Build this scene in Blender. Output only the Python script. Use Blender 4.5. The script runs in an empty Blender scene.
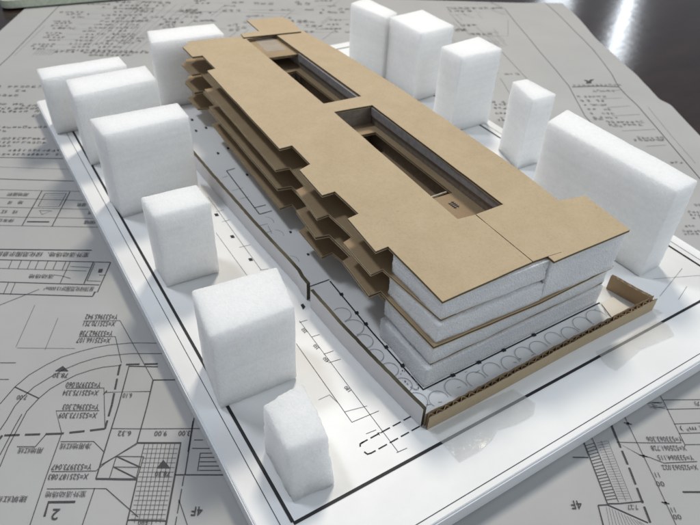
import bpy, bmesh, math, random
from mathutils import Vector, Matrix, noise
from mathutils.geometry import tessellate_polygon
# An architecture student's cardboard and foam massing model on an A2 board that lies on an A0 drawing.
# All plan sizes are in model units of 310 mm (U) and become metres when a mesh is made.
U = 0.31
random.seed(7)
COL = bpy.context.scene.collection
PAPER_LINES=[(0.0012, [(-0.5969, 0.2775), (-0.5839, 0.3206), (-0.5668, 0.352), (-0.5418, 0.3791), (-0.5151, 0.402), (-0.4819, 0.4183), (-0.453, 0.4299), (-0.4234, 0.4381), (-0.3804, 0.4429), (-0.315, 0.4436)]), (0.0012, [(-0.5729, 0.216), (-0.5688, 0.2391), (-0.566, 0.2726), (-0.5597, 0.2916), (-0.5455, 0.3204), (-0.5233, 0.3449), (-0.4999, 0.3672), (-0.4721, 0.3856), (-0.4462, 0.3981), (-0.4201, 0.4066), (-0.373, 0.4114), (-0.298, 0.413)]), (0.0012, [(-0.5418, 0.1366), (-0.5434, 0.1782), (-0.5409, 0.216), (-0.538, 0.2605), (-0.5257, 0.2917), (-0.5116, 0.3153), (-0.4937, 0.3328), (-0.4705, 0.3524), (-0.4427, 0.3663), (-0.4206, 0.3739), (-0.3862, 0.3785)]), (0.0012, [(-0.5514, 0.1611), (-0.5493, 0.1936), (-0.5483, 0.2206), (-0.5451, 0.2533)]), (0.002, [(-0.5839, 0.3206), (-0.5257, 0.2917)]), (0.002, [(-0.3054, 0.3755), (-0.3664, 0.3758), (-0.3625, 0.2752), (-0.3619, 0.1103)]), (0.00342, [(-0.3619, 0.1103), (-0.2885, 0.1099)]), (0.002, [(-0.2609, 0.3402), (-0.3082, 0.3395), (-0.306, 0.2753), (-0.3062, 0.1871)]), (0.00304, [(-0.3061, 0.1866), (-0.2237, 0.1864), (-0.2199, 0.0214)]), (0.002, [(-0.2885, 0.1099), (-0.2865, 0.0201)]), (0.0012, [(-0.2917, 0.1842), (-0.2906, 0.1105)]), (0.0007199999999999999, [(-0.2835, 0.1841), (-0.2742, 0.0271)]), (0.0007199999999999999, [(-0.2754, 0.1841), (-0.2669, 0.0271)]), (0.0007199999999999999, [(-0.2673, 0.1841), (-0.2596, 0.027)]), (0.0007199999999999999, [(-0.2592, 0.1841), (-0.2523, 0.027)]), (0.0007199999999999999, [(-0.2511, 0.1841), (-0.245, 0.0269)]), (0.0007199999999999999, [(-0.2429, 0.184), (-0.2377, 0.0268)]), (0.0007199999999999999, [(-0.2348, 0.184), (-0.2303, 0.0268)]), (0.0007199999999999999, [(-0.291, 0.1738), (-0.2265, 0.1737)]), (0.0007199999999999999, [(-0.2903, 0.1637), (-0.2263, 0.1635)]), (0.0007199999999999999, [(-0.2897, 0.1536), (-0.2261, 0.1534)]), (0.0007199999999999999, [(-0.289, 0.1437), (-0.2259, 0.1435)]), (0.0007199999999999999, [(-0.2884, 0.1339), (-0.2258, 0.1337)]), (0.0007199999999999999, [(-0.2878, 0.1243), (-0.2256, 0.124)]), (0.0007199999999999999, [(-0.2872, 0.1147), (-0.2254, 0.1144)]), (0.0007199999999999999, [(-0.2866, 0.1053), (-0.2253, 0.105)]), (0.0007199999999999999, [(-0.286, 0.096), (-0.2251, 0.0957)]), (0.0007199999999999999, [(-0.2854, 0.0868), (-0.2249, 0.0865)]), (0.0007199999999999999, [(-0.2848, 0.0777), (-0.2248, 0.0774)]), (0.0007199999999999999, [(-0.2842, 0.0688), (-0.2246, 0.0684)]), (0.0007199999999999999, [(-0.2836, 0.0599), (-0.2244, 0.0595)]), (0.0007199999999999999, [(-0.2831, 0.0512), (-0.2243, 0.0508)]), (0.0007199999999999999, [(-0.2825, 0.0426), (-0.2241, 0.0421)]), (0.0007199999999999999, [(-0.2819, 0.034), (-0.224, 0.0336)]), (0.002, [(-0.2862, 0.0326), (-0.2212, 0.0303)]), (0.0012, [(-0.5018, 0.5111), (-0.4198, 0.5131), (-0.3084, 0.3395)]), (0.0012, [(-0.4973, 0.462), (-0.4174, 0.4629), (-0.3848, 0.3857)]), (0.0012, [(-0.4795, 0.3175), (-0.4036, 0.3182), (-0.3752, 0.2204)]), (0.0012, [(-0.3973, 0.2613), (-0.4818, 0.2608), (-0.4543, 0.2091)]), (0.0012, [(-0.3982, 0.3063), (-0.3064, 0.3096)]), (0.002, [(-0.4001, 0.3015), (-0.3956, 0.3112)]), (0.0012, [(-0.639, 0.385), (-0.6058, 0.3852)]), (0.0012, [(-0.6214, 0.3401), (-0.6032, 0.3401)]), (0.0007199999999999999, [(-0.6193, 0.4274), (-0.4951, 0.4267)]), (0.0006, [(-0.6226, 0.4303), (-0.6283, 0.5625)]), (0.0006, [(-0.5577, 0.4219), (-0.5617, 0.5202)]), (0.0012, [(-0.4502, 0.1898), (-0.3883, 0.1897), (-0.3629, 0.1669)]), (0.0012, [(-0.5272, 0.179), (-0.4933, 0.1789), (-0.4831, 0.205)]), (0.0012, [(-0.4538, 0.2077), (-0.452, 0.1093), (-0.4483, 0.0232)]), (0.0012, [(-0.3588, 0.0923), (-0.3604, 0.0225)]), (0.0012, [(-0.4463, 0.1262), (-0.3664, 0.1264), (-0.353, 0.1435), (-0.3062, 0.1864)]), (0.0012, [(-0.4427, 0.0918), (-0.3385, 0.0912), (-0.2699, 0.0379)]), (0.0038, [(-0.3852, 0.0664), (-0.4314, 0.0664), (-0.4295, 0.04)]), (0.0012, [(-0.3373, 0.1572), (-0.2869, 0.1566)]), (0.0012, [(-0.3365, 0.1347), (-0.288, 0.1345)]), (0.0012, [(-0.3373, 0.1572), (-0.338, 0.1108)]), (0.0012, [(-0.2869, 0.1566), (-0.2888, 0.1105)]), (0.002, [(-0.3373, 0.1572), (-0.288, 0.1345)]), (0.002, [(-0.3365, 0.1347), (-0.289, 0.1115)]), (0.0012, [(-0.3622, 0.1373), (-0.3057, 0.1842)]), (0.0012, [(-0.3614, 0.2181), (-0.1827, 0.219)]), (0.002, [(-0.208, 0.2437), (-0.2041, 0.1188)]), (0.002, [(-0.2223, 0.1187), (-0.135, 0.1181)]), (0.002, [(-0.2088, 0.2366), (-0.2067, 0.1664)]), (0.0012, [(-0.1829, 0.1638), (-0.1614, 0.1639)]), (0.0012, [(-0.1823, 0.1545), (-0.1551, 0.1547)]), (0.0012, [(-0.1817, 0.1454), (-0.1488, 0.1455)]), (0.0012, [(-0.1812, 0.1364), (-0.1426, 0.1364)]), (0.0012, [(-0.1806, 0.1275), (-0.1365, 0.1275)]), (0.0012, [(-0.1835, 0.1642), (-0.1826, 0.1263)]), (0.0012, [(-0.2005, 0.1743), (-0.1666, 0.1742)]), (0.0012, [(-0.1997, 0.1929), (-0.1826, 0.1928)]), (0.0012, [(-0.205, 0.0671), (-0.1818, 0.0193)]), (0.00304, [(-0.8013, 0.7681), (-0.5561, 0.7686)]), (0.002, [(-0.7849, 0.7267), (-0.4953, 0.7209)]), (0.0012, [(-0.7716, 0.6933), (-0.5454, 0.6865)]), (0.0012, [(-0.742, 0.7245), (-0.7386, 0.6921)]), (0.0012, [(-0.7186, 0.7241), (-0.7155, 0.6918)]), (0.0012, [(-0.6949, 0.7238), (-0.6922, 0.6914)]), (0.0012, [(-0.6757, 0.7235), (-0.6733, 0.6911)]), (0.0012, [(-0.6522, 0.7232), (-0.6502, 0.6908)]), (0.0012, [(-0.6307, 0.7229), (-0.629, 0.6904)]), (0.0012, [(-0.6072, 0.7225), (-0.6059, 0.6901)]), (0.0012, [(-0.5964, 0.7224), (-0.5946, 0.6367)]), (0.002, [(-0.5385, 0.7214), (-0.5374, 0.6375)]), (0.0012, [(-0.5339, 0.7175), (-0.5334, 0.6486)]), (0.0012, [(-0.5334, 0.6486), (-0.4993, 0.6473)]), (0.002, [(-0.4953, 0.7209), (-0.4964, 0.6081), (-0.5028, 0.6081), (-0.5042, 0.5929)]), (0.002, [(-0.7512, 0.6418), (-0.4993, 0.6333)]), (0.002, [(-0.7345, 0.5998), (-0.5042, 0.5929)]), (0.0012, [(-0.7014, 0.6381), (-0.6975, 0.5961)]), (0.0012, [(-0.7177, 0.6386), (-0.714, 0.5972)]), (0.0012, [(-0.5911, 0.7028), (-0.5408, 0.6997)]), (0.0012, [(-0.5107, 0.6714), (-0.4934, 0.6705)]), (0.0012, [(-0.6198, 0.6698), (-0.5993, 0.6663), (-0.5757, 0.6569)]), (0.0012, [(-0.7167, 0.5548), (-0.6365, 0.6156)]), (0.002, [(-0.9828, 1.2253), (-0.7743, 1.2248)]), (0.002, [(-0.9338, 1.102), (-0.7022, 1.0964)]), (0.0008399999999999999, [(-0.9603, 1.1688), (-0.7373, 1.1622)]), (0.0012, [(-0.9109, 1.0443), (-0.6672, 1.0418)]), (0.0012, [(-0.8943, 1.0023), (-0.6449, 0.9953)]), (0.0012, [(-0.8762, 0.9568), (-0.6184, 0.9521)]), (0.0012, [(-0.8577, 0.9102), (-0.5896, 0.9091)]), (0.0012, [(-0.8423, 0.8713), (-0.566, 0.8689)]), (0.002, [(-0.7763, 1.0424), (-0.7708, 0.8711)]), (0.002, [(-0.6951, 1.0395), (-0.6906, 0.8697)]), (0.0012, [(-0.7627, 1.0276), (-0.7023, 1.0293), (-0.7016, 0.9643), (-0.7604, 0.9627), (-0.7627, 1.0276)]), (0.0006, [(-0.7624, 1.0167), (-0.7023, 1.0184)]), (0.0006, [(-0.7621, 1.0059), (-0.7022, 1.0075)]), (0.0006, [(-0.7618, 0.9952), (-0.7022, 0.9968)]), (0.0006, [(-0.7615, 0.9846), (-0.7022, 0.9862)]), (0.0006, [(-0.7612, 0.9741), (-0.7022, 0.9757)]), (0.0041800000000000006, [(-0.7642, 0.8896), (-0.7046, 0.89)]), (0.0012, [(-0.7505, 0.9429), (-0.7143, 0.9414), (-0.7358, 0.9241), (-0.7469, 0.9406)]), (0.002, [(-1.2436, 1.9118), (-1.2398, 2.0029), (-1.2441, 2.5889), (-1.2443, 2.7536)]), (0.0006, [(-1.2242, 2.0249), (-1.2181, 2.3738)]), (0.0008399999999999999, [(-1.1536, 2.0401), (-1.1519, 2.1051)]), (0.0008399999999999999, [(-1.1418, 2.0409), (-1.139, 2.106)]), (0.0008399999999999999, [(-1.1299, 2.0416), (-1.1262, 2.1069)]), (0.0008399999999999999, [(-1.1181, 2.0424), (-1.1133, 2.1077)]), (0.0008399999999999999, [(-1.1063, 2.0432), (-1.1005, 2.1086)]), (0.0008399999999999999, [(-1.0944, 2.044), (-1.0876, 2.1095)]), (0.0008399999999999999, [(-1.0826, 2.0448), (-1.0747, 2.1104)]), (0.0008399999999999999, [(-0.984, 2.1502), (-0.8865, 2.7553)]), (0.0008399999999999999, [(-0.9676, 2.1514), (-0.8768, 2.7562)]), (0.0008399999999999999, [(-0.9471, 2.1528), (-0.8623, 2.7575)]), (0.0008399999999999999, [(-0.9224, 2.1545), (-0.8429, 2.7593)]), (0.0008399999999999999, [(-0.8977, 2.1562), (-0.8235, 2.7611)]), (0.0012, [(-0.8954, 2.1792), (-0.8647, 2.4016), (-0.8026, 2.4064), (-0.8288, 2.1839)]), (0.0009599999999999999, [(-0.8516, 2.6229), (-0.0788, 2.6307)]), (0.0007199999999999999, [(-1.1121, 2.0968), (-0.9995, 2.1045)]), (0.0007199999999999999, [(-1.1067, 2.1552), (-0.992, 2.1633)]), (0.0007199999999999999, [(-1.101, 2.2157), (-0.9843, 2.2241)]), (0.0007199999999999999, [(-1.0952, 2.2783), (-0.9764, 2.2871)]), (0.0007199999999999999, [(-1.0891, 2.3431), (-0.9681, 2.3525)]), (0.0007199999999999999, [(-1.0828, 2.4104), (-0.9596, 2.4202)]), (0.0007199999999999999, [(-1.0763, 2.4802), (-0.9507, 2.4905)]), (0.0007199999999999999, [(-1.0695, 2.5526), (-0.9415, 2.5634)]), (0.0007199999999999999, [(-1.0625, 2.6279), (-0.9319, 2.6393)]), (0.0007199999999999999, [(-0.8846, 2.0472), (-0.8235, 2.7148)]), (0.0007199999999999999, [(-0.8606, 2.0487), (-0.7802, 2.7187)]), (0.0007199999999999999, [(-0.8366, 2.0503), (-0.7368, 2.7226)]), (0.0007199999999999999, [(-0.8125, 2.0519), (-0.6932, 2.7265)]), (0.0007199999999999999, [(-0.7883, 2.0535), (-0.6495, 2.7304)]), (0.0007199999999999999, [(-0.7642, 2.0551), (-0.6057, 2.7344)]), (0.0007199999999999999, [(-0.6763, 2.7356), (-0.5883, 2.7516)]), (0.00132, [(-0.3357, 2.6699), (-0.1701, 2.6777)]), (0.0007199999999999999, [(-0.6279, 2.7038), (-0.5748, 2.7026)]), (0.00132, [(-0.0567, 2.4488), (0.0044, 2.4468)]), (0.0009599999999999999, [(0.0987, 2.4393), (0.0334, 2.2952)]), (0.0007199999999999999, [(-0.2002, 2.5745), (-0.1393, 2.5714)]), (0.0009599999999999999, [(-0.0437, 2.3869), (0.094, 2.3913)]), (0.00132, [(0.0197, 2.4334), (0.119, 2.443)]), (0.0007199999999999999, [(-0.4413, 2.6892), (-0.4807, 2.5531)]), (0.0009599999999999999, [(-0.8166, 2.4676), (-0.7464, 2.4679)]), (0.0009599999999999999, [(-0.7163, 2.454), (-0.7351, 2.3737)]), (0.00132, [(-0.6131, 2.6129), (-0.4835, 2.6296)]), (0.00132, [(-0.5305, 2.3947), (-0.4106, 2.3974)]), (0.0007199999999999999, [(-0.6547, 2.6215), (-0.5949, 2.6269)]), (0.0009599999999999999, [(-0.7496, 2.324), (-0.7771, 2.2066)]), (0.0009599999999999999, [(-0.8806, 2.6229), (-0.9321, 2.3406)]), (0.00132, [(-0.0012, 2.4222), (0.1187, 2.4364)]), (0.0009599999999999999, [(-0.455, 2.7381), (-0.5025, 2.5699)]), (0.0009599999999999999, [(-0.3075, 2.6353), (-0.2105, 2.6291)]), (0.0007199999999999999, [(-0.3058, 2.598), (-0.3451, 2.4793)]), (0.0007199999999999999, [(-0.8653, 2.7436), (-0.8865, 2.6263)]), (0.0007199999999999999, [(-0.2655, 2.5499), (-0.1558, 2.5655)]), (0.0009599999999999999, [(-0.3334, 2.4392), (-0.3843, 2.2886)]), (0.0009599999999999999, [(-0.6813, 2.5667), (-0.5845, 2.5778)]), (0.0009599999999999999, [(0.0266, 2.4415), (0.125, 2.4519)]), (0.0009599999999999999, [(-0.337, 2.4396), (-0.2508, 2.4528)]), (0.00132, [(0.0659, 2.5679), (0.2297, 2.5707)]), (0.0007199999999999999, [(-0.0733, 2.4728), (0.0249, 2.4681)]), (0.0009599999999999999, [(-0.2841, 2.3679), (-0.2281, 2.3668)]), (0.0009599999999999999, [(-0.2199, 2.4297), (-0.2841, 2.2558)]), (0.0009599999999999999, [(-0.547, 2.6007), (-0.5959, 2.4188)]), (0.0007199999999999999, [(0.1005, 2.5219), (0.0653, 2.4426)]), (0.0009599999999999999, [(-0.1067, 2.6999), (-0.2081, 2.4277)]), (0.0007199999999999999, [(-0.2951, 2.4545), (-0.1463, 2.4719)]), (0.0009599999999999999, [(-0.7106, 2.4837), (-0.6421, 2.4812)]), (0.0009599999999999999, [(-0.3079, 2.3946), (-0.3448, 2.2888)]), (0.0009599999999999999, [(-0.0478, 2.56), (-0.1439, 2.3203)]), (0.0009599999999999999, [(-0.9019, 2.7514), (-0.7869, 2.7551)]), (0.0007199999999999999, [(-0.7516, 2.5977), (-0.6206, 2.6115)]), (0.0007199999999999999, [(-0.5622, 2.7609), (-0.3973, 2.7589)]), (0.0007199999999999999, [(-0.5871, 2.6762), (-0.6344, 2.4897)]), (0.0009599999999999999, [(-0.7592, 2.344), (-0.6325, 2.3525)]), (0.0009599999999999999, [(-0.1611, 2.6078), (-0.239, 2.3957)]), (0.0009599999999999999, [(0.0678, 2.61), (0.0253, 2.5102)]), (0.0009599999999999999, [(0.0078, 2.7583), (0.068, 2.7654)]), (0.0007199999999999999, [(0.1177, 2.8607), (0.0659, 2.735)]), (0.0007199999999999999, [(-0.3309, 2.5731), (-0.2036, 2.5792)]), (0.00132, [(-0.4793, 2.6554), (-0.4126, 2.6674)]), (0.0009599999999999999, [(-0.7828, 2.3457), (-0.8202, 2.1777)]), (0.0009599999999999999, [(0.0751, 2.597), (0.0017, 2.426)]), (0.0009599999999999999, [(0.6955, 2.3591), (0.7461, 2.3065)]), (0.0009599999999999999, [(0.8485, 2.4593), (0.8741, 2.3341)]), (0.0009599999999999999, [(0.723, 2.546), (0.7898, 2.5475)]), (0.0009599999999999999, [(0.7257, 2.7954), (0.7525, 2.6718)]), (0.0009599999999999999, [(0.8737, 2.811), (0.9189, 2.7563)]), (0.0009599999999999999, [(0.7974, 2.3302), (0.8487, 2.3312)]), (0.0009599999999999999, [(0.7321, 2.3351), (0.7893, 2.3362)]), (0.0009599999999999999, [(0.6799, 2.6826), (0.7142, 2.6834)]), (0.0009599999999999999, [(0.8177, 2.3005), (0.8274, 2.2565)]), (0.0009599999999999999, [(0.6873, 2.6071), (0.7244, 2.4502)]), (0.0009599999999999999, [(0.6845, 2.2867), (0.718, 2.1564)]), (0.0009599999999999999, [(0.8448, 2.8115), (0.8877, 2.8127)]), (0.0009599999999999999, [(0.7951, 2.3523), (0.8122, 2.2761)]), (0.0009599999999999999, [(0.7382, 2.6983), (0.7849, 2.6451)]), (0.0009599999999999999, [(0.7276, 2.8111), (0.7836, 2.7459)]), (0.0009599999999999999, [(0.6873, 2.3223), (0.7398, 2.2684)]), (0.0009599999999999999, [(0.7096, 2.4685), (0.7277, 2.3926)]), (0.0009599999999999999, [(0.6683, 2.5816), (0.6979, 2.4595)]), (0.0009599999999999999, [(0.9184, 2.7581), (0.9789, 2.7597)]), (0.0009599999999999999, [(0.8484, 2.3961), (0.8718, 2.2833)]), (0.0009599999999999999, [(0.6563, 2.3083), (0.6858, 2.1958)]), (0.0009599999999999999, [(0.8066, 2.7595), (0.838, 2.7226)]), (0.0009599999999999999, [(0.816, 2.7071), (0.8289, 2.6425)]), (0.0009599999999999999, [(0.9011, 2.7677), (0.9575, 2.6995)]), (0.0009599999999999999, [(0.8533, 2.4996), (0.8664, 2.4345)]), (0.0009599999999999999, [(0.6298, 2.3482), (0.6467, 2.2851)]), (0.0009599999999999999, [(0.804, 2.4061), (0.8329, 2.2733)]), (0.0009599999999999999, [(0.7346, 2.8013), (0.7661, 2.7645)]), (0.0009599999999999999, [(0.7998, 2.3987), (0.859, 2.3998)]), (0.0009599999999999999, [(0.7077, 2.6914), (0.777, 2.6932)]), (0.0009599999999999999, [(0.767, 2.2944), (0.7844, 2.2762)]), (0.0009599999999999999, [(0.8021, 2.4507), (0.8621, 2.452)]), (0.0009599999999999999, [(0.8247, 2.3866), (0.8435, 2.2989)]), (0.0009599999999999999, [(0.7745, 2.5154), (0.7943, 2.4253)]), (0.0009599999999999999, [(0.7895, 2.8053), (0.8589, 2.8072)]), (0.0009599999999999999, [(0.7023, 2.6884), (0.721, 2.6061)]), (0.0009599999999999999, [(0.8149, 2.3167), (0.8556, 2.2736)]), (0.0009599999999999999, [(0.7125, 2.4235), (0.7767, 2.4248)]), (0.0009599999999999999, [(0.934, 2.7281), (0.9825, 2.7294)]), (0.0009599999999999999, [(0.6711, 2.7022), (0.7077, 2.546)]), (0.0009599999999999999, [(0.7698, 2.3968), (0.9047, 2.4068), (0.9543, 2.6293)]), (0.0012, [(0.8287, 2.2289), (0.8803, 1.8905)]), (0.0008399999999999999, [(0.6455, 2.8629), (0.9883, 2.8776)]), (0.0009599999999999999, [(0.7636, 1.923), (0.7782, 1.6348)]), (0.002, [(0.8958, 2.9519), (0.9759, 2.7967), (0.9853, 2.5889), (0.9986, 2.4008), (1.0077, 2.2175), (1.0231, 2.0301), (1.0313, 1.8558), (1.0143, 1.5969), (1.0237, 1.5111)]), (0.002, [(1.2096, 2.964), (1.2288, 2.7411), (1.2454, 2.5533), (1.2598, 2.3942), (1.2623, 2.2703), (1.2544, 2.098), (1.2494, 1.9712)]), (0.0024, [(1.2494, 1.9712), (1.2357, 1.8622), (1.2412, 1.788), (1.2525, 1.6913), (1.2528, 1.4831), (1.2512, 1.281), (1.2522, 1.1512)]), (0.0007199999999999999, [(1.2892, 1.6846), (1.2816, 1.4473), (1.2806, 1.2627)]), (0.0041800000000000006, [(1.0418, 1.8497), (1.1611, 1.8619), (1.2381, 1.8576)]), (0.0012, [(1.1217, 1.7459), (1.2146, 1.7595)]), (0.0012, [(1.124, 1.6723), (1.2204, 1.6898)]), (0.0012, [(1.1185, 1.6017), (1.2326, 1.62)]), (0.0012, [(1.1137, 1.4848), (1.2416, 1.5007)]), (0.0012, [(1.1579, 1.3742), (1.233, 1.384)]), (0.0012, [(1.1452, 1.815), (1.2319, 1.829)]), (0.002, [(0.5606, 0.1913), (0.5608, 0.1715), (0.5628, 0.0567)]), (0.0012, [(0.5797, 0.2005), (0.5812, 0.1821), (0.5843, 0.0601)]), (0.00108, [(0.5602, 0.1776), (0.5814, 0.1844)]), (0.00108, [(0.5603, 0.1709), (0.5815, 0.1774)]), (0.00108, [(0.5605, 0.1642), (0.5817, 0.1705)]), (0.00108, [(0.5606, 0.1575), (0.5818, 0.1636)]), (0.00108, [(0.5607, 0.1509), (0.5819, 0.1568)]), (0.00108, [(0.5609, 0.1444), (0.5821, 0.15)]), (0.00108, [(0.561, 0.1379), (0.5822, 0.1433)]), (0.00108, [(0.5611, 0.1315), (0.5824, 0.1366)]), (0.00108, [(0.5612, 0.1251), (0.5825, 0.1301)]), (0.00108, [(0.5614, 0.1188), (0.5826, 0.1235)]), (0.00108, [(0.5615, 0.1125), (0.5828, 0.117)]), (0.00108, [(0.5616, 0.1063), (0.5829, 0.1106)]), (0.00108, [(0.5617, 0.1001), (0.583, 0.1042)]), (0.00108, [(0.5619, 0.094), (0.5831, 0.0979)]), (0.00108, [(0.562, 0.0879), (0.5833, 0.0916)]), (0.00108, [(0.5621, 0.0819), (0.5834, 0.0854)]), (0.00108, [(0.5622, 0.0759), (0.5835, 0.0792)]), (0.00108, [(0.5623, 0.07), (0.5836, 0.0731)]), (0.00108, [(0.5624, 0.0641), (0.5838, 0.0671)]), (0.0006, [(0.596, 0.189), (0.5991, 0.0619)]), (0.0006, [(0.61, 0.1889), (0.6102, 0.0618)]), (0.00041999999999999996, [(0.5864, 0.1844), (0.608, 0.1889)]), (0.00041999999999999996, [(0.5864, 0.1789), (0.608, 0.1832)]), (0.00041999999999999996, [(0.5864, 0.1734), (0.608, 0.1775)]), (0.00041999999999999996, [(0.5863, 0.168), (0.6081, 0.1719)]), (0.00041999999999999996, [(0.5863, 0.1626), (0.6081, 0.1663)]), (0.00041999999999999996, [(0.5863, 0.1573), (0.6081, 0.1607)]), (0.00041999999999999996, [(0.5863, 0.1519), (0.6081, 0.1552)]), (0.00041999999999999996, [(0.5863, 0.1467), (0.6081, 0.1497)]), (0.00041999999999999996, [(0.5863, 0.1414), (0.6081, 0.1442)]), (0.00041999999999999996, [(0.5863, 0.1362), (0.6081, 0.1388)]), (0.00041999999999999996, [(0.5863, 0.131), (0.6081, 0.1334)]), (0.00041999999999999996, [(0.5862, 0.1259), (0.6082, 0.1281)]), (0.00041999999999999996, [(0.5862, 0.1208), (0.6082, 0.1228)]), (0.00041999999999999996, [(0.5862, 0.1157), (0.6082, 0.1175)]), (0.00041999999999999996, [(0.5862, 0.1107), (0.6082, 0.1123)]), (0.00041999999999999996, [(0.5862, 0.1057), (0.6082, 0.1071)]), (0.00041999999999999996, [(0.5862, 0.1007), (0.6082, 0.1019)]), (0.00041999999999999996, [(0.5862, 0.0957), (0.6082, 0.0968)]), (0.00041999999999999996, [(0.5862, 0.0908), (0.6082, 0.0917)]), (0.00041999999999999996, [(0.5862, 0.0859), (0.6083, 0.0867)]), (0.00041999999999999996, [(0.5861, 0.0811), (0.6083, 0.0816)]), (0.00041999999999999996, [(0.5861, 0.0763), (0.6083, 0.0766)]), (0.00041999999999999996, [(0.5861, 0.0715), (0.6083, 0.0717)]), (0.00041999999999999996, [(0.5861, 0.0667), (0.6083, 0.0667)]), (0.002, [(0.5628, 0.0567), (0.5862, 0.0571), (0.6313, 0.0613)]), (0.002, [(0.5445, 0.0539), (0.5407, 0.0133)]), (0.002, [(0.5445, 0.0539), (0.5621, 0.0548), (0.6233, 0.0204)]), (0.0012, [(0.5438, 0.0412), (0.5416, 0.0133)]), (0.00047999999999999996, [(0.5587, 0.0525), (0.5523, 0.0133)]), (0.00047999999999999996, [(0.5633, 0.0498), (0.5583, 0.0132)]), (0.00047999999999999996, [(0.5678, 0.0471), (0.5644, 0.0132)]), (0.00047999999999999996, [(0.5724, 0.0444), (0.5705, 0.0131)]), (0.00047999999999999996, [(0.5769, 0.0417), (0.5766, 0.0131)]), (0.00047999999999999996, [(0.5814, 0.039), (0.5826, 0.013)]), (0.00047999999999999996, [(0.5859, 0.0363), (0.5887, 0.013)]), (0.00047999999999999996, [(0.5904, 0.0337), (0.5948, 0.0129)]), (0.00047999999999999996, [(0.5948, 0.031), (0.6009, 0.0129)]), (0.00047999999999999996, [(0.5993, 0.0284), (0.607, 0.0128)]), (0.00047999999999999996, [(0.6037, 0.0257), (0.6131, 0.0128)]), (0.00047999999999999996, [(0.6081, 0.0231), (0.6192, 0.0127)]), (0.002, [(0.528, 0.1521), (0.5587, 0.152)]), (0.0012, [(0.666, 0.2762), (0.6653, 0.2299), (0.6681, 0.155), (0.6705, 0.0955), (0.6724, 0.0123)]), (0.002, [(0.6579, 0.2323), (0.6728, 0.228)]), (0.002, [(0.661, 0.1572), (0.6753, 0.1532)]), (0.002, [(0.6639, 0.0595), (0.6773, 0.056)]), (0.0012, [(0.7568, 0.1845), (0.693, 0.1844), (0.6265, 0.1861), (0.6622, 0.1572), (0.6798, 0.1516), (0.7024, 0.1395), (0.7689, 0.1425)]), (0.0012, [(0.7622, 0.2997), (0.7627, 0.2879), (0.7618, 0.2073), (0.7616, 0.1771)]), (0.0012, [(0.7632, 0.2892), (0.8482, 0.2904)]), (0.0012, [(0.7602, 0.2653), (0.8374, 0.2674)]), (0.0012, [(0.7608, 0.2289), (0.8204, 0.2313)]), (0.0012, [(0.7612, 0.2061), (0.8094, 0.2077)]), (0.0012, [(0.7626, 0.1803), (0.7966, 0.1805)]), (0.00304, [(0.7123, 0.079), (0.7526, 0.0788)]), (0.0008399999999999999, [(0.726, 0.274), (0.7589, 0.2669)]), (0.0008399999999999999, [(0.7348, 0.268), (0.7404, 0.2661)]), (0.0008399999999999999, [(0.7347, 0.2784), (0.7388, 0.2714)]), (0.0008399999999999999, [(0.7271, 0.2694), (0.7602, 0.2711)]), (0.0008399999999999999, [(0.7253, 0.2789), (0.7576, 0.283)]), (0.0008399999999999999, [(0.7238, 0.2828), (0.7594, 0.2829)]), (0.0008399999999999999, [(0.7409, 0.281), (0.7516, 0.2837)]), (0.0008399999999999999, [(0.7354, 0.2777), (0.745, 0.2735)]), (0.0008399999999999999, [(0.7368, 0.2835), (0.7564, 0.2798)])]
PAPER_DASHED=[(0.0038, 0.028, 0.01, [(-0.3077, 0.3836), (-0.3865, 0.3798), (-0.3762, 0.2752), (-0.3745, 0.2181), (-0.4559, 0.2077), (-0.5638, 0.2038), (-0.57, 0.1804)]), (0.0014399999999999999, 0.02, 0.006, [(-0.2054, 0.1162), (-0.204, 0.0194)]), (0.0038, 0.03, 0.007, [(0.6302, 0.229), (0.6298, 0.2037), (0.6302, 0.1248), (0.6274, 0.0126)])]
PAPER_FILLS=[[(-0.5172, 0.3625), (-0.4889, 0.3626), (-0.5052, 0.3768)], [(-0.2068, 0.0698), (-0.2039, 0.0698), (-0.2031, 0.0633), (-0.206, 0.0634)], [(-0.2582, 0.1324), (-0.2332, 0.1322), (-0.2492, 0.1495)], [(-0.517, 0.6943), (-0.5072, 0.6944), (-0.506, 0.681), (-0.5158, 0.6808)], [(1.1124, 1.9232), (1.1258, 1.9191), (1.1293, 1.9104), (1.1403, 1.9248), (1.1588, 1.9298), (1.1386, 1.907), (1.1349, 1.8893), (1.1089, 1.8859), (1.121, 1.9041)], [(0.6639, 0.2328), (0.6689, 0.2328), (0.6671, 0.227), (0.6621, 0.227)], [(0.6667, 0.1576), (0.6715, 0.1576), (0.6698, 0.1523), (0.6651, 0.1523)], [(0.6693, 0.0599), (0.6738, 0.0599), (0.6722, 0.0552), (0.6677, 0.0552)]]
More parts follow.
